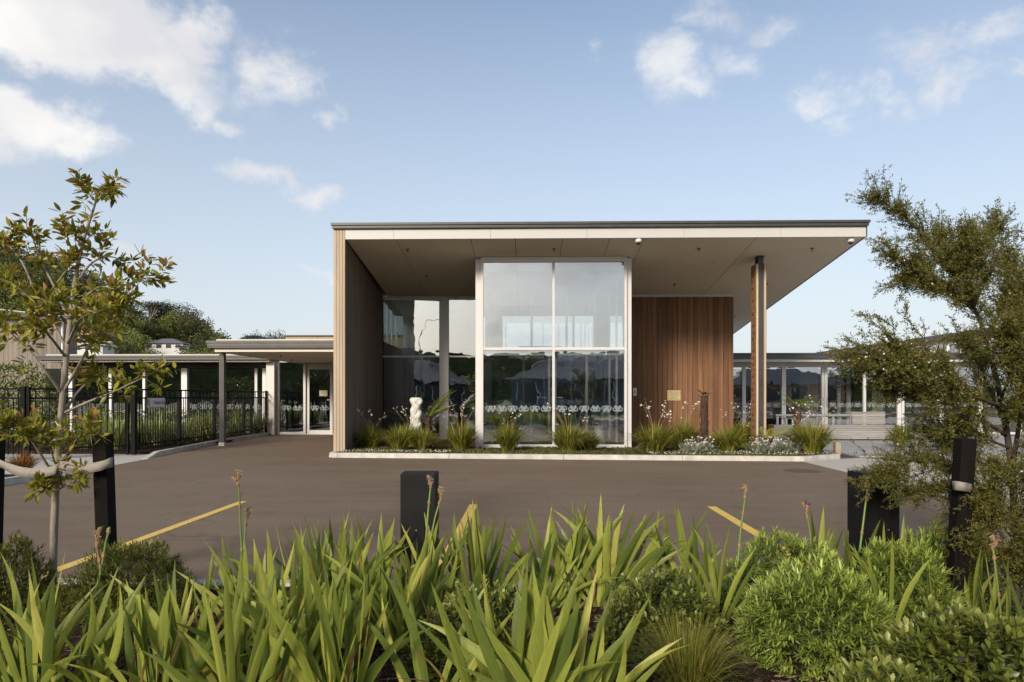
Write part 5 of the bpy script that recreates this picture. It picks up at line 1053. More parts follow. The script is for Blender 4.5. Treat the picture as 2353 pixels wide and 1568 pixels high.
# spent flower stalks
def stalk(pts, label, head='dry', green=True):
    P = [at(*p) for p in pts]; b = P[0]; s_ = thing('flower_stalk', label, 'flower stalk', 'spent iris flower stalks', b); Q = smoothline([p - b for p in P], 5); n = len(Q)
    obj('stem', MB().tube(Q, [.0062 - .002 * i / n for i in range(n)], 7), 'stem_green' if green else 'dry_stem', s_, True)
    for i in range(3, n - 1, 5): obj('node', MB().lathe([(.0065, -.008), (.009, 0), (.005, .016)], Q[i], 7), 'dry_stem', s_)
    if head:
        t_ = Q[-1]; mb = MB(); 
        for k in range(3 if head != 'tip' else 1):
            c = t_ + Vector((random.uniform(-.012, .012), 0, .012 + .018 * k)); mb.tube([c + Vector((0, 0, -.02)), c + Vector((random.uniform(-.008, .008), 0, 0)), c + Vector((random.uniform(-.02, .02), 0, .014)), c + Vector((random.uniform(-.03, .03), 0, .008))], [.005, .010, .008, .003], 6)
        obj('withered_flower', mb, 'dry_stem', s_)
        if head == 'purple':
            v, f, r = stamp(*sized(LANCE, .016, .03), frames(rdir(9) + np.array([0, 0, .4]), RNG.random(9) * 6), np.repeat(np.array([tuple(t_ + Vector((0, 0, .045)))]), 9, 0), np.full(9, 1.)); part_of('petals', bulkmesh('petals', v, f, r, 'purple_flower'), s_, False)
    return s_
stalk([(562, 1400, 3.7), (560, 1330, 3.7), (553, 1220, 3.68), (550, 1135, 3.66), (545, 1108, 3.65)], 'tall green flower stalk with curled dry head at left of centre'); stalk([(556, 1320, 3.7), (562, 1240, 3.72), (567, 1190, 3.72)], 'thinner stalk beside the tall curled one at left of centre')
stalk([(178, 1530, 2.9), (200, 1430, 2.9), (228, 1330, 2.88), (243, 1250, 2.87), (252, 1212, 2.86)], 'thick green cut stalk in front of the left black stake', None); stalk([(232, 1310, 2.87), (226, 1275, 2.87), (222, 1245, 2.86)], 'dry curled flower hanging on the stalk before the left stake', 'dry', False)
stalk([(975, 1300, 3.8), (982, 1200, 3.8), (988, 1135, 3.8), (990, 1118, 3.8)], 'stalk with fading purple flower in front of the left bollard', 'purple'); stalk([(980, 1290, 3.82), (1000, 1190, 3.82), (1014, 1145, 3.82)], 'dry flower stalk just right of the left bollard')
stalk([(1695, 1300, 3.8), (1702, 1220, 3.8), (1710, 1160, 3.8), (1712, 1138, 3.8)], 'dry flower stalk crossing the right yellow line'); stalk([(1866, 1280, 4.0), (1860, 1215, 4.0), (1852, 1178, 4.0)], 'short stalk with purple tipped flower above the back hebe', 'purple'); stalk([(1975, 1270, 3.8), (1985, 1190, 3.8), (1993, 1125, 3.8)], 'slender stalk in front of the right bollard'); stalk([(2300, 1420, 3.2), (2290, 1330, 3.2), (2282, 1262, 3.2)], 'dry stalk in front of the right flowering shrub')
# ================================================================ FRONT BED: SHRUBS
def mound(px, d, rx, ry, rz, n, tmpl, mat, name, label, per=12, shoot=.05, zc=None, group=None, up=.25, stemmat='stem_green', flowers=0, spread=.85):
    base = GD(px, d, .075); c = thing(name, label, 'shrub', group, base)
    d0 = rdir(n); d0[:, 2] = np.abs(d0[:, 2]) * 1.0 - .12; d0 /= np.linalg.norm(d0, axis=1, keepdims=True)
    lump = 1 + .10 * np.sin(d0[:, 0] * 7 + px) * np.cos(d0[:, 1] * 6) + RNG.normal(size=n) * .045
    tip = d0 * np.array([rx, ry, rz]) * lump[:, None]; tip[:, 2] = np.maximum(tip[:, 2], .01)
    ax = d0 * np.array([1/rx, 1/ry, 1/rz]); ax /= np.linalg.norm(ax, axis=1, keepdims=True); ax += np.array([0, 0, up]) + rdir(n) * .35; ax /= np.linalg.norm(ax, axis=1, keepdims=True)
    pos = []; dr = []; rr = []; sh_r = RNG.random(n)
    for k in range(per):
        t_ = k / per; ph = k * 2.4 + RNG.random(n) * .5; fr = frames(ax, ph); out_ = fr[:, :, 0]; rise = .35 + 1.5 * t_ ** 2
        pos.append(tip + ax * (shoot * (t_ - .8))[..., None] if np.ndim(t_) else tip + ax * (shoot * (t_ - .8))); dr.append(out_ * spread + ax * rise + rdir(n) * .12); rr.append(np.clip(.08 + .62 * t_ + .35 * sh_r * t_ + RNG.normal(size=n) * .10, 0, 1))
    pos = np.concatenate(pos); dr = np.concatenate(dr); rr = np.concatenate(rr)
    fr = frames(dr, np.zeros(len(dr))); fl = fr[:, 2, 1] < 0; fr[fl, :, 0] *= -1; fr[fl, :, 1] *= -1
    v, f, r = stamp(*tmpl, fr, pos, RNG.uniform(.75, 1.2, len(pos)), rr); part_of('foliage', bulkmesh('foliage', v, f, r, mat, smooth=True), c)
    # inner foliage so the mound is not hollow
    m2 = int(n * 2.2); d1 = rdir(m2); d1[:, 2] = np.abs(d1[:, 2]); p1 = d1 * np.array([rx, ry, rz]) * (RNG.random(m2) ** .4)[:, None] * .86
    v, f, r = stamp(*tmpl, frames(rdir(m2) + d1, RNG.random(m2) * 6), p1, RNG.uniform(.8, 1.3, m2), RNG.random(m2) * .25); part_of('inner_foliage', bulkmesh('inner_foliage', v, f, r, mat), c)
    st_ = MB()
    for i in range(26):
        q = Vector(tuple(d1[i] * np.array([rx, ry, rz]) * .8)); st_.tube([Vector((q.x * .12, q.y * .12, -.01)), q * .5, q], [.005, .0035, .002], 4, False)
    obj('stems', st_, 'bark_dark', c)['kind'] = 'stuff'
    if flowers:
        for i in RNG.choice(n, flowers, replace=False):
            k = 26; a = ax[i]; ps = tip[i] + np.outer(RNG.random(k) * .045, a) ; v, f, r = stamp(*sized(QUADL, .004, .008), frames(rdir(k) + a * .3, RNG.random(k) * 6), ps, np.full(k, 1.)); part_of('flower_spike', bulkmesh('flower_spike', v, f, r, 'purple_flower'), c, False)
    return c
NARROW = sized(LANCE, .0088, .044); OBOV = ([(0,0,0),(-.006,.001,.012),(0,-.001,.014),(.006,.001,.012),(-.0075,.002,.024),(0,0,.025),(.0075,.002,.024),(0,.002,.034)], LANCE[1]); FEATH = sized(LANCE, .008, .034)
mound(1880, 3.2, .345, .30, .42, 680, NARROW, 'hebe', 'hebe_bush', 'bright green narrow leaved hebe mound nearest the camera', 14, .055)
mound(1800, 3.85, .34, .24, .43, 560, NARROW, 'hebe', 'hebe_bush', 'narrow leaved hebe mound behind, below the yellow line end', 13, .05)
mound(2065, 3.6, .30, .24, .43, 520, NARROW, 'hebe', 'hebe_bush', 'narrow leaved hebe mound below the right bollard', 13, .05); mound(2150, 4.0, .25, .22, .44, 480, NARROW, 'hebe', 'hebe_bush', 'dark narrow leaved hebe behind the leaning stake', 13, .05); mound(2300, 3.85, .25, .2, .34, 300, NARROW, 'hebe_dark', 'hebe_bush', 'shaded hebe under the right flowering shrub', 12, .05)
mound(2215, 2.55, .34, .24, .40, 420, sized((OBOV[0], OBOV[1]), 1.25, 1.25), 'hebe_dark', 'hebe_bush', 'glossy round leaved hebe with purple spikes in the right corner', 12, .05, flowers=6)
mound(2050, 2.35, .22, .2, .28, 200, sized(OBOV, 1.2, 1.2), 'hebe_dark', 'hebe_bush', 'low round leaved hebe at the bottom right edge', 12, .05); mound(1520, 3.35, .30, .24, .34, 460, OBOV, 'hebe_dark', 'hebe_bush', 'round leaved hebe right of the centre irises', 11, .045, flowers=6)
mound(1120, 3.05, .33, .26, .34, 520, OBOV, 'hebe_dark', 'hebe_bush', 'round leaved hebe between the centre irises', 11, .045, flowers=4)
mound(25, 3.85, .21, .22, .40, 680, FEATH, 'conifer', 'conifer_bush', 'rounded dark conifer bush at the left picture edge', 9, .05, spread=.7); mound(300, 3.9, .37, .24, .37, 1000, FEATH, 'conifer', 'conifer_bush', 'wide low conifer bush behind the left black stake', 9, .05, spread=.7)
gd = thing('golden_grass', 'clump of fine golden grass at the bottom right of centre', 'grass clump', loc=GD(1580, 2.75, .075)); part_of('blades', bulkmesh('blades', *blades(900, .42, .30, .0035, .75, 6, .07), 'golden'), gd)
gd = thing('golden_grass', 'thin straw grass tuft at the bottom right edge', 'grass clump', loc=GD(2140, 2.25, .075)); part_of('blades', bulkmesh('blades', *blades(90, .36, .16, .0035, .5, 6, .05), 'golden'), gd)
og = thing('orange_grass', 'orange tussock grass by the left kerb before the gate', 'grass clump', loc=GD(52, 11.0, .05)); part_of('blades', bulkmesh('blades', *blades(420, .46, .42, .010, .7, 5, .08), 'orange_grass'), og)
# wood chip mulch
nC = 9000; x = RNG.uniform(-3.2, 3.2, nC); y = RNG.uniform(2.2, 4.33, nC); p = np.stack([x, y, .083 + RNG.random(nC) * .012], 1); d = rdir(nC); d[:, 2] *= .25
cb = [(-.5,-.1,0),(.5,-.1,0),(.4,.1,.05),(.45,-.1,1),(-.4,.1,.9),(-.45,-.05,1.05)]; cf = [(0,1,3),(0,3,5),(1,2,3),(2,4,3),(0,5,4),(0,4,2)]
v, f, r = stamp(*sized((cb, cf), .009, .032), frames(d, RNG.random(nC) * 6), p, RNG.uniform(.5, 1.5, nC)); o = part_of('bark_chips', bulkmesh('bark_chips', v, f, r, 'chip'), None); o['label'] = 'loose brown bark chips covering the front bed'
# ================================================================ GARDEN BED BY THE BUILDING
def flower_sprays(n, h, sp_, rlo=.0):
    mb = MB(); fp = []
    for i in range(n):
        a = RNG.random() * 6.28; r_ = sp_ * (.3 + .7 * RNG.random()); hh = h * (.75 + .4 * RNG.random()); q = smoothline([Vector((0, 0, 0)), Vector((math.cos(a) * r_ * .35, math.sin(a) * r_ * .35, hh * .6)), Vector((math.cos(a) * r_, math.sin(a) * r_, hh))], 4)
        mb.tube(q, .0035, 3, False)
        for k in range(random.randint(3, 6)): fp.append(tuple(q[-1 - min(4, k // 2)] + Vector(RNG.normal(size=3)) * .03))
    fp = np.array(fp); n_ = len(fp); v, f, r = stamp([(0,0,0)] + [(.021*math.cos(a)*(1 if k % 2 == 0 else .35), .021*math.sin(a)*(1 if k % 2 == 0 else .35), .003) for k, a in enumerate([math.pi*j/3 for j in range(6)])], [(0, 1+j, 1+(j+1) % 6) for j in range(6)], frames(rdir(n_) + np.array([0, -.6, .4]), RNG.random(n_) * 6), fp, RNG.uniform(.7, 1.3, n_))
    return mb.me('stems'), bulkmesh('flowers', v, f, r, 'petal_white')
LV = []
for k in range(4): b_ = bulkmesh('blades', *blades(520, .66, .56, .015, .85, 5, .12), 'tussock'); s_, f_ = flower_sprays(6, .80, .42); s_.materials.append(M['dry_stem']); LV.append((b_, s_, f_))
LIB = [(852, 16.1, 1.0, 1, 'flowering grass clump in shade at the foot of the timber fin'), (918, 15.25, 1.0, 0, 'round grass clump at the kerb left of the white sculpture'), (972, 15.35, 1.12, 0, 'round grass clump at the kerb below the white sculpture'), (1058, 15.6, 1.05, 1, 'flowering grass clump at the left corner of the glazed bay'), (1168, 15.15, 1.0, 1, 'flowering grass clump before the left bay pane'), (1308, 15.0, 1.0, 1, 'flowering grass clump just right of the bay mullion'), (1352, 15.3, 1.0, 1, 'flowering grass clump before the right bay pane'),
 (1505, 14.85, 1.15, 1, 'flowering grass clump at the left end of the cedar wall'), (1568, 15.7, 1.1, 1, 'flowering grass clump left of the tree fern trunk'), (1674, 14.95, 1.15, 1, 'flowering grass clump right of the tree fern trunk'), (1712, 16.9, 1.0, 1, 'flowering grass clump behind the carved column'), (1868, 14.75, 1.15, 1, 'flowering grass clump at the right end of the bed'), (1845, 15.6, 1.0, 1, 'flowering grass clump before the timber bench'), (2070, 17.0, .8, 0, 'small grass clump at the right end of the bench'), (945, 16.6, .9, 1, 'dark grass clump behind the sculpture')]
for k, (px, d, s, fl, lb) in enumerate(LIB):
    c = thing('grass_clump', lb, 'grass clump', 'flowering grass clumps in the building bed', GD(px, d, .08), random.random() * 6.28); s *= 1.18 * random.uniform(.82, 1.12); c.scale = (s * random.uniform(.9, 1.15), s, s * random.uniform(.85, 1.1)); b_, s_, f_ = LV[k % 4]; part_of('blades', b_, c)
    if fl: part_of('stems', s_, c); part_of('flowers', f_, c)
def frond(L_, droop, n=22, w=.16):
    V = []; tv, tf = sized(LANCE, .018, 1.0); pos = []; dr = []; sc = []
    rach = []
    for i in range(n + 1):
        t_ = i / n; p = np.array([L_ * (t_ - .12 * droop * t_**2), 0, L_ * (.55 * t_ - droop * t_**2.2)]); rach.append(Vector(tuple(p)))
        if i > 1:
            for s_ in (-1, 1): pos.append(p); dr.append([.45, s_, -.12]); sc.append([1.3, 1, w * math.sin(math.pi * min(1, (t_ * .92 + .08)) ** .75) + .012])
    v, f, r = stamp(tv, tf, frames(np.array(dr, float), np.zeros(len(dr))), np.array(pos), np.array(sc)); return v, f, r, rach
def fern(px, d, z, n, L_, droop, mat, name, label, trunk=0, tr=.08, tilt=(0, 6.28), group=None, w=.16):
    base = GD(px, d, z); c = thing(name, label, 'fern', group, base)
    if trunk:
        q = [Vector((RNG.normal() * .006, RNG.normal() * .006, trunk * i / 9 - .03)) for i in range(10)]; obj('trunk', MB().tube(q, [tr * (1 + .1 * math.sin(i * 2.1)) for i in range(10)], 12), 'fern_trunk', c, True)
        nf = 260; a = RNG.random(nf) * 6.28; p = np.stack([tr * np.cos(a), tr * np.sin(a), RNG.random(nf) * trunk], 1); v, f, r = stamp(*sized(LANCE, .016, .06), frames(np.stack([np.cos(a) * .6, np.sin(a) * .6, np.ones(nf) * .8], 1), RNG.random(nf)), p, RNG.uniform(.6, 1.3, nf)); o = part_of('trunk_fibres', bulkmesh('trunk_fibres', v, f, r, 'chip'), c)
    for i in range(n):
        v, f, r, ra = frond(L_ * random.uniform(.75, 1.1), droop * random.uniform(.6, 1.3), w=w); fr_ = part_of('frond', bulkmesh('frond', v, f, r, mat), c, False)
        fr_.rotation_euler = (random.uniform(-.25, .25), random.uniform(-.5, .1), tilt[0] + (tilt[1] - tilt[0]) * (i + random.uniform(-.3, .3)) / n); fr_.location = (0, 0, trunk)
        obj('rachis', MB().tube(ra, [.006 - .004 * k / len(ra) for k in range(len(ra))], 4), 'stem_green' if mat != 'fern_dark' else 'bark_dark', fr_)
    return c
fern(932, 17.6, .08, 13, .85, .45, 'fern_dark', 'tree_fern', 'large dark tree fern in the shaded recess behind the sculpture', .55, .09)
fern(985, 16.0, .08, 9, .85, .32, 'fern_yellow', 'fern', 'yellow green fern right of the white sculpture', .75, .05, (-.9, 1.0), w=.2)
fern(1618, 15.5, .08, 4, .22, .2, 'fern_gold', 'tree_fern', 'bare brown tree fern trunk with small crown before the cedar wall', 1.27, .082, w=.06)
fern(1766, 15.1, .08, 7, .55, .35, 'fern_gold', 'fern', 'golden fern at the foot of the carved column', .28, .05); fern(1852, 15.4, .08, 6, .5, .25, 'fern_gold', 'fern', 'golden fern on dark stem before the bench', .3, .07)
fern(1832, 17.6, .08, 13, .62, .45, 'fern_yellow', 'tree_fern', 'small tree fern with spreading crown in front of the glazed doors', .95, .09, w=.11)
def daisy(px, d, label, n=55):
    c = thing('silver_daisy', label, 'daisy', 'silver daisies in the building bed', GD(px, d, .08)); m = 260; a = RNG.random(m) * 6.28; r_ = RNG.random(m) ** .6 * .34; p = np.stack([r_ * np.cos(a), r_ * np.sin(a), .02 + RNG.random(m) * .12], 1)
    dr = np.stack([np.cos(a) * .8, np.sin(a) * .8, .4 + RNG.random(m)], 1); v, f, r = stamp(*sized(LANCE, .05, .12), frames(dr, RNG.normal(size=m) * .4), p, RNG.uniform(.6, 1.2, m)); part_of('leaves', bulkmesh('leaves', v, f, r, 'silver'), c)
    st_ = MB(); fp = []
    for i in range(n):
        a = random.random() * 6.28; r_ = random.random() ** .5 * .36; q = Vector((r_ * math.cos(a), r_ * math.sin(a), random.uniform(.16, .36))); st_.tube([Vector((q.x * .5, q.y * .5, .05)), q], .004, 3, False); fp.append(tuple(q))
    o = obj('stems', st_, 'bark_pale', c); o['kind'] = 'stuff'; fp = np.array(fp); ico = [(0,0,-1),(.9,0,-.2),(.28,.85,-.2),(-.72,.53,-.2),(-.72,-.53,-.2),(.28,-.85,-.2),(0,0,.6)]; fc = [(0,2,1),(0,3,2),(0,4,3),(0,5,4),(0,1,5),(6,1,2),(6,2,3),(6,3,4),(6,4,5),(6,5,1)]
    v, f, r = stamp(*sized((ico, fc), .024, .02), frames(rdir(n) * .3 + np.array([0, -.2, 1]), RNG.random(n) * 6), fp, RNG.uniform(.7, 1.2, n)); part_of('flower_heads', bulkmesh('flower_heads', v, f, r, 'petal_white', smooth=True), c)
daisy(1603, 14.75, 'silver leaved daisy with white buttons left of the bed centre'); daisy(1755, 14.8, 'silver leaved daisy with white buttons below the carved column'); daisy(1810, 15.0, 'silver leaved daisy with white buttons before the golden fern'); daisy(2180, 17.5, 'silver shrub on the deck behind the flowering shrub')
# low ground cover with tiny white flowers and dry litter
n = 26000; x = RNG.uniform(KA.x + .25, KE.x - .1, n); y = RNG.uniform(14.2, 16.6, n); ky = KB.y + (KA.y - KB.y) * (KB.x - x) / (KB.x - KA.x) + .18
dens_ = np.sin(x * 1.7 + .5) + np.sin(x * 3.1 + y * 2) * .6 + RNG.normal(size=n) * .5; keep = (y > ky) & (dens_ > -.45); p = np.stack([x, y, np.full(n, .085)], 1)[keep]; m = len(p)
d = rdir(m) * .8 + np.array([0, 0, .8]); v, f, r = stamp(*sized(SIMPLE, .018, .055), frames(d, RNG.random(m) * 6), p, RNG.uniform(.5, 1.4, m)); o = part_of('ground_cover', bulkmesh('ground_cover', v, f, r, 'cover'), None); o['label'] = 'low green brown ground cover in the building bed'
n = 1500; x = np.concatenate([RNG.uniform(KA.x + .3, KA.x + 2.6, n // 2), RNG.uniform(2.6, KE.x - .2, n // 2)]); y = RNG.uniform(14.2, 15.1, n); ky = KB.y + (KA.y - KB.y) * (KB.x - x) / (KB.x - KA.x) + .2; p = np.stack([x, y, .10 + RNG.random(n) * .03], 1)[y > ky]; m = len(p)
v, f, r = stamp(*sized(QUADL, .018, .018), frames(rdir(m) + np.array([0, -.3, .6]), RNG.random(m) * 6), p, RNG.uniform(.6, 1.4, m)); o = part_of('fallen_petals', bulkmesh('fallen_petals', v, f, r, 'petal_white'), None); o['label'] = 'tiny white petals scattered over the building bed'
# the white carved sculpture
SP = thing('stone_sculpture', 'white carved stone figure with swirling relief beside the recess', 'sculpture', loc=GD(954, 16.9, .08)); mb = MB(); H_ = 1.2; nz_, na = 40, 28
for i in range(nz_ + 1):
    t_ = i / nz_; z = H_ * t_
    for k in range(na):
        a = 2 * math.pi * k / na; w = .165 - .045 * t_ + .014 * math.sin(t_ * 21) + (.02 if t_ > .86 else 0); dpt = .13 - .02 * t_; ca, sa_ = math.cos(a), math.sin(a); e = 2.6
        x = w * math.copysign(abs(ca) ** (2/e), ca); y = dpt * math.copysign(abs(sa_) ** (2/e), sa_)
        g = .030 * math.tanh(3 * math.sin(t_ * 30 + 2.6 * math.sin(x * 15 + 1.0))) + .012 * math.sin(x * 42 + t_ * 16); cap = 1 if t_ < .93 else math.sqrt(max(0, 1 - ((t_ - .93) / .075) ** 2)) * .35 + .65
        notch = .03 * math.exp(-((x + .03) / .02) ** 2) if t_ > .93 else 0; mb.v.append((x * (1 + g * 2) * cap + .03 * t_, y * (1 + g * 5) * cap, z - notch))
for i in range(nz_):
    for k in range(na): mb.f.append((i*na+k, i*na+(k+1)%na, (i+1)*na+(k+1)%na, (i+1)*na+k))
mb.f.append(tuple(nz_*na + k for k in range(na))); obj('figure', mb, 'sculpture', SP, True)
rm = MB()
for c, r_, fl in (((.045, -.125, 1.06), .055, 1), ((-.02, -.132, .86), .06, -1), ((.06, -.135, .66), .06, 1), ((-.03, -.14, .45), .06, -1)): koru(rm, c, Vector((1, 0, 0)), UP, (0, -1, 0), r_, fl, .026, 1.1)
for i, v_ in enumerate(rm.v): rm.v[i] = (v_[0], v_[1] - .004 if v_[1] < -.1 else v_[1], v_[2])
obj('relief_swirl', rm, 'sculpture', SP)
# ================================================================ PLANTS BEHIND THE FENCE
TT = []
for k in range(3): TT.append(bulkmesh('blades', *blades(330, 1.0, .62, .022, 1.0, 7, .12, .5), 'toetoe'))
for k, (px, d) in enumerate(sorted(((330, 16.8), (365, 17.6), (395, 18.6), (430, 18.2), (462, 19.6), (300, 17.6), (270, 16.2), (480, 21.0), (240, 17.6), (545, 21.8), (200, 16.4), (585, 22.9)))):
    c = thing('pale_tussock', f'{ORD[k]} nearest pale arching tussock behind the picket fence' if k < 12 else '', 'grass clump', 'pale tussocks behind the fence', GD(px, d, .05), random.random() * 6.28); c.location.x = min(c.location.x, -8.9); s = random.uniform(.85, 1.15); c.scale = (s, s, s); part_of('blades', TT[k % 3], c)
    c['label'] = f'{ORD[k]} pale arching tussock from the left behind the picket fence'
def bush(px, d, z, r_, h, n, mat, leaf, label, name='garden_shrub', cat='shrub'):
    c = thing(name, label, cat, None, GD(px, d, z)); q = rdir(n) * (RNG.random(n) ** .33)[:, None]; lump = 1 + .22 * np.sin(q[:, 0] * 5 + px) * np.cos(q[:, 2] * 6); p = q * np.array([r_, r_, h / 2]) * lump[:, None] + np.array([0, 0, h / 2])
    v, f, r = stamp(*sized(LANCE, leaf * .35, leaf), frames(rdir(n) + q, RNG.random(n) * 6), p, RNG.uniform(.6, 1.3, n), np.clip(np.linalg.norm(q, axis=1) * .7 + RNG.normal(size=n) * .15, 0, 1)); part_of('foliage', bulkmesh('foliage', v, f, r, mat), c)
    st_ = MB()
    for i in range(14): st_.tube([Vector((0, 0, -.02)), Vector(tuple(p[i] * .5)), Vector(tuple(p[i]))], [.02, .012, .005], 5, False)
    o = obj('stems', st_, 'bark_dark', c); o['kind'] = 'stuff'
bush(30, 17.2, .05, 1.1, 2.2, 3600, 'shrub', .11, 'feathery light green shrub behind the front fence at left'); bush(390, 21.8, .05, .9, .9, 1600, 'shrub', .09, 'low dark shrub between tussocks under the wing windows'); bush(530, 22.6, .05, .6, .9, 1000, 'shrub', .09, 'small shrub beside the canopy post behind the fence'); bush(250, 20.8, .05, 1.0, .9, 1500, 'shrub', .09, 'dark shrub under the wing windows behind the gate')
fx_ = thing('flax_clump', 'upright flax with stiff striped leaves by the cream column', 'flax', loc=GD(596, 23.0, .05)); part_of('blades', bulkmesh('blades', *blades(60, 1.0, .45, .05, .3, 5, .1), 'silver'), fx_)
# ================================================================ HILLSIDE: TREES AND HOUSES
def crown(n, leaf, clumps, flat=1.0):
    cs = rdir(clumps) * (RNG.random(clumps) ** .4)[:, None] * np.array([.72, .72, .72 * flat]); cs[:, 2] = np.abs(cs[:, 2]) if flat < .7 else cs[:, 2]; k = RNG.integers(0, clumps, n); q = rdir(n) * (RNG.random(n) ** .4)[:, None]
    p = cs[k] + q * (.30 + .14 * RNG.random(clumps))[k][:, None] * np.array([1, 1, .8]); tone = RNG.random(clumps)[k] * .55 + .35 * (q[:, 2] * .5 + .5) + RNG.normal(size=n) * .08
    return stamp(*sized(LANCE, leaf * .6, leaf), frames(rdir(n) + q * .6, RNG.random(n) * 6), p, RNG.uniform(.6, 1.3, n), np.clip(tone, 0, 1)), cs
CR = {}
for mt in ('hill_tree', 'hill_green', 'gum_tree'):
    CR[mt] = []
    for k in range(3):
        (v, f, r), cs = crown(2600 if mt != 'gum_tree' else 1800, .085 if mt != 'gum_tree' else .06, 22 if mt != 'gum_tree' else 15, 1.0 if mt != 'gum_tree' else .6)
        st_ = MB(); low = -1.0 if mt != 'gum_tree' else -2.1; st_.tube([Vector((0, 0, low - .3)), Vector((.03, 0, low * .5)), Vector((0, 0, .0))], [.07, .05, .03], 6)
        for c_ in cs[:9]: st_.tube([Vector((0, 0, low * .4)), Vector(tuple(c_ * .6)), Vector(tuple(c_))], [.035, .022, .01], 4, False)
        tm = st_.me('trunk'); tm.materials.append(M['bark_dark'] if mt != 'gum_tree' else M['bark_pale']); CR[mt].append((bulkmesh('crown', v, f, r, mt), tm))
def tree(X, Y, R_, H_, mt, label, group, name='hill_tree', zb=None):
    zb = hill_h(X, Y) if zb is None else zb; low = .5 if mt != 'gum_tree' else 1.0
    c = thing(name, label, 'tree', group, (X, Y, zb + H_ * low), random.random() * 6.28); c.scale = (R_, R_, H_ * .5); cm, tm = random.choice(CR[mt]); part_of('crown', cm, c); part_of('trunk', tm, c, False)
cnt = 0
for i in range(1500):
    if cnt >= 190: break
    Y = random.uniform(105, 232); px = random.uniform(-40, 560); p = GD(px, Y, 0); h = hill_h(p.x, p.y)
    if h < 2.5: continue
    if Y < 180 and 325 < px < 455: continue
    if Y < 158 and 150 < px < 250: continue
    mt = 'hill_tree' if random.random() < .6 else 'hill_green'; tree(p.x, p.y, random.uniform(3.5, 6.5), random.uniform(7, 11), mt, ('dark bushy tree' if mt == 'hill_tree' else 'lighter green tree') + (' on the hill near the left picture edge' if px < 130 else ' on the hill behind the young tree' if px < 300 else ' on the hill above the left wing gutter' if px < 440 else ' on the low end of the hill beside the entry canopy') + (', high up' if h > 14 else ', low down'), 'trees on the wooded hillside'); cnt += 1
for (px, py_top, d, R_, mt) in ((300, 668, 190, 6, 'gum_tree'), (345, 665, 200, 7, 'gum_tree'), (385, 672, 205, 8, 'gum_tree'), (425, 690, 195, 7, 'gum_tree'), (455, 720, 190, 6, 'hill_tree'), (480, 735, 185, 6, 'hill_tree'), (400, 712, 205, 8, 'hill_tree'), (350, 705, 205, 8, 'hill_tree'), (505, 752, 185, 5, 'hill_green'), (446, 745, 200, 6, 'hill_tree'), (260, 650, 200, 8, 'hill_tree'), (200, 610, 215, 9, 'hill_tree'), (160, 580, 225, 9, 'hill_tree'), (110, 565, 230, 9, 'hill_tree'), (50, 545, 235, 10, 'hill_tree'), (5, 530, 235, 10, 'hill_tree')):
    top = at(px, py_top, d); zb = hill_h(top.x, top.y); H_ = max(8, (top.z - zb)); H_ = H_ / (1.55 if mt == 'gum_tree' else 1.0); tree(top.x, top.y, R_, H_, mt, 'tall tree on the hill skyline ' + ('near the left picture edge' if px < 130 else 'behind the young tree crown' if px < 300 else 'above the white hillside house' if px < 430 else 'where the hill drops towards the canopy'), 'skyline trees on the hill', 'skyline_tree')
for k, (px, py, d, R_) in enumerate(((570, 741, 330, 8), (592, 737, 330, 8), (618, 742, 335, 7), (640, 739, 340, 7), (668, 740, 335, 9), (690, 745, 330, 8), (715, 756, 335, 6), (558, 748, 335, 4))):
    top = at(px, py, d); zb = max(0, hill_h(top.x, top.y)); tree(top.x, top.y, R_, (top.z - zb) / 1.5, 'gum_tree', f'{ORD[k]} tall gum tree of the far row above the entry canopy' if k < 7 else 'small gum tree at the left end of the far row above the canopy', 'far gum trees above the canopy', 'gum_tree', zb)
for (px, py, d, R_) in ((540, 800, 150, 4), (520, 790, 160, 4), (470, 805, 150, 5), (440, 800, 148, 4), (325, 800, 145, 4), (300, 808, 140, 4), (280, 800, 150, 5), (322, 790, 175, 4), (455, 790, 190, 5), (250, 790, 160, 5), (225, 800, 140, 4), (372, 816, 138, 2.2), (430, 817, 138, 2.2), (180, 800, 150, 5)):
    p = at(px, py, d); zb = hill_h(p.x, p.y); zb = min(zb, p.z - 2); tree(p.x, p.y, R_, max(3.5, p.z - zb + 1), 'hill_green', 'bright green garden tree among the hillside houses', 'garden trees among the hillside houses', 'garden_tree', zb)
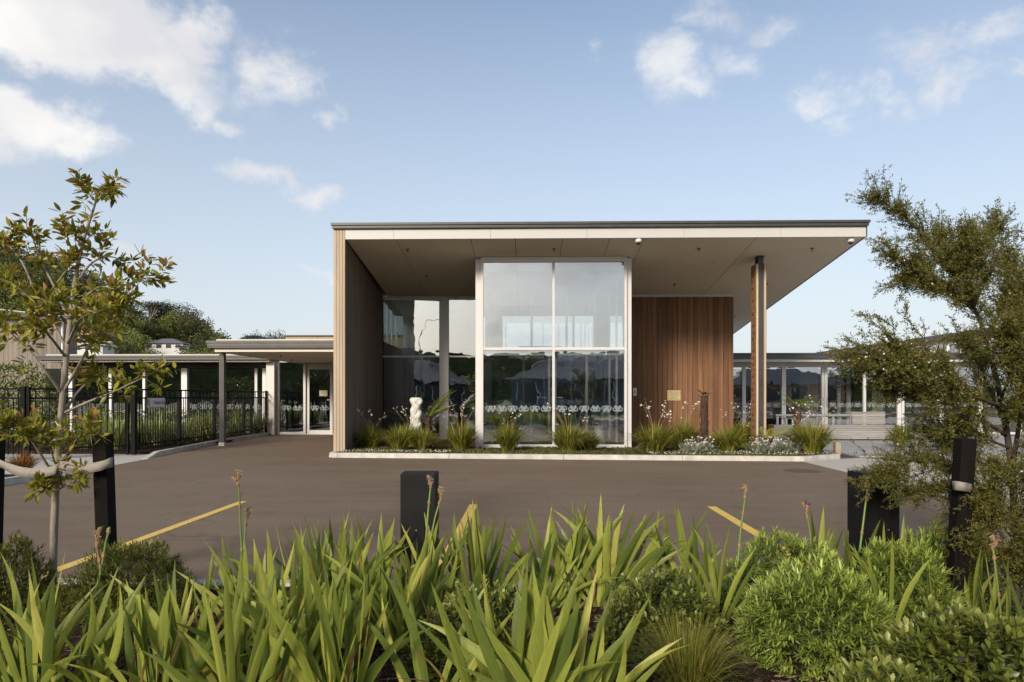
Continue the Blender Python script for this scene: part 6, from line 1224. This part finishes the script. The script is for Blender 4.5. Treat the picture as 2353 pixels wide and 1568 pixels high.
def house(cx, cy, zb, w, dp, h, rh, wall, roofm, label, rz=0, wins=4, hip=True, corr=False):
    c = thing('hillside_house' if cy > 0 else 'opposite_house', label, 'house', None, (cx, cy, zb), rz); obj('wall', MB().box(-w/2, w/2, -dp/2, dp/2, -3, h), wall, c)
    o_ = .5; a = [(-w/2-o_, -dp/2-o_, h), (w/2+o_, -dp/2-o_, h), (w/2+o_, dp/2+o_, h), (-w/2-o_, dp/2+o_, h)]; i_ = min(dp/2, w/2 - .5) if hip else 0
    obj('roof', MB().add(a + [(-w/2 - (0 if hip else o_) + i_, 0, h + rh), (w/2 + (0 if hip else o_) - i_, 0, h + rh)], [(0,1,5,4), (1,2,5), (2,3,4,5), (3,0,4), (0,3,2,1)]), roofm, c)
    if corr:
        n = int(w / .45); rb = MB()
        for s_ in (-1, 1):
            for k in range(n): x = -w/2 - o_ + (w + 2*o_) * (k + .5) / n; rb.bar((x, s_*(dp/2 + o_), h + .03), (max(-w/2 + i_ - .2, min(w/2 - i_ + .2, x)) if hip else x, s_*.05, h + rh + .03), .06, .05)
        o = obj('roof_ribs', rb, roofm, c); o['kind'] = 'stuff'
    for s_ in (-1, 1):
        for k in range(wins):
            x = -w/2 + w * (k + .5) / wins; ww = w / wins * .28; wn = obj('window', MB().box(x - ww, x + ww, s_*dp/2 - .03, s_*dp/2 + .03, h * .35, h * .85), 'window_dark', c); obj('window_frame', MB().box(x - ww - .08, x - ww - .001, s_*dp/2 - .05, s_*dp/2 + .05, h*.33, h*.87).box(x + ww + .001, x + ww + .08, s_*dp/2 - .05, s_*dp/2 + .05, h*.33, h*.87), 'white_frame', wn)
    return c
p = at(388, 808, 165); house(p.x, p.y, p.z, 8.6, 6.5, 1.7, 1.4, 'house_white', 'roof_tile', 'white hillside house with grey hipped roof above the left wing', .15, 4)
p = at(425, 812, 163); house(p.x, p.y, p.z, 2.8, 3, 1.5, .5, 'house_white', 'roof_tile', 'small white annexe with balcony beside the white hillside house', .15, 1)
p = at(205, 790, 150); house(p.x, p.y, p.z, 7.5, 6, 1.6, 1.5, 'house_tan', 'house_tan', 'tan gabled hillside house behind the young tree', -.2, 4, False); p = at(205, 812, 120); house(p.x, p.y, p.z, 6.5, 4, 1.2, .9, 'house_white', 'roof_light', 'white hillside house behind the young tree trunk', .1, 4, False)
p = at(68, 702, 190); house(p.x, p.y, p.z, 8, 5, 2.2, .4, 'house_blue', 'dark_metal', 'blue glazed house high on the hill at left', .1, 3, False)
p = at(292, 795, 185); house(p.x, p.y, p.z, 4, 4, 1.4, .6, 'house_white', 'roof_light', 'small pale roof between trees on the hillside', 0, 2)
# houses across the road, behind the camera, which the glazing mirrors
house(6.5, -27, 0, 15, 9, 2.7, 2.3, 'house_blue', 'corrugated', 'blue house with corrugated roof across the road behind the viewer', .12, 5, True, True); house(-12, -25, 0, 13, 8, 2.6, 2.2, 'interior_dark', 'corrugated', 'dark house with ribbed hipped roof across the road at left', -.1, 5, True, True); house(27, -29, 0, 12, 8, 2.6, 2.0, 'house_tan', 'roof_tile', 'tan house across the road at right', 0, 4)
for k, (X, Y, R_, H_) in enumerate(((-3.5, -31, 2.2, 5), (16, -33, 1.8, 8), (-24, -30, 3, 6), (38, -34, 3, 7), (19, -26, 2, 3.5))): tree(X, Y, R_, H_, 'hill_green' if k % 2 else 'hill_tree', 'garden tree between the houses across the road', 'garden trees across the road', 'garden_tree', 0)
def light_pole():
    c = thing('street_light', 'tall curved street light across the road mirrored in the glazing', 'street light', loc=(-8.5, -15, 0)); obj('pole', MB().tube([(0, 0, 0), (0, 0, 5.5), (.1, 0, 6.6), (.6, .2, 7.2), (1.3, .4, 7.35)], [.08, .06, .05, .045, .04], 8), 'galv', c, True); obj('lamp_head', MB().box(1.2, 1.75, .32, .52, 7.3, 7.4), 'galv', c, bevel=.03)
light_pole()
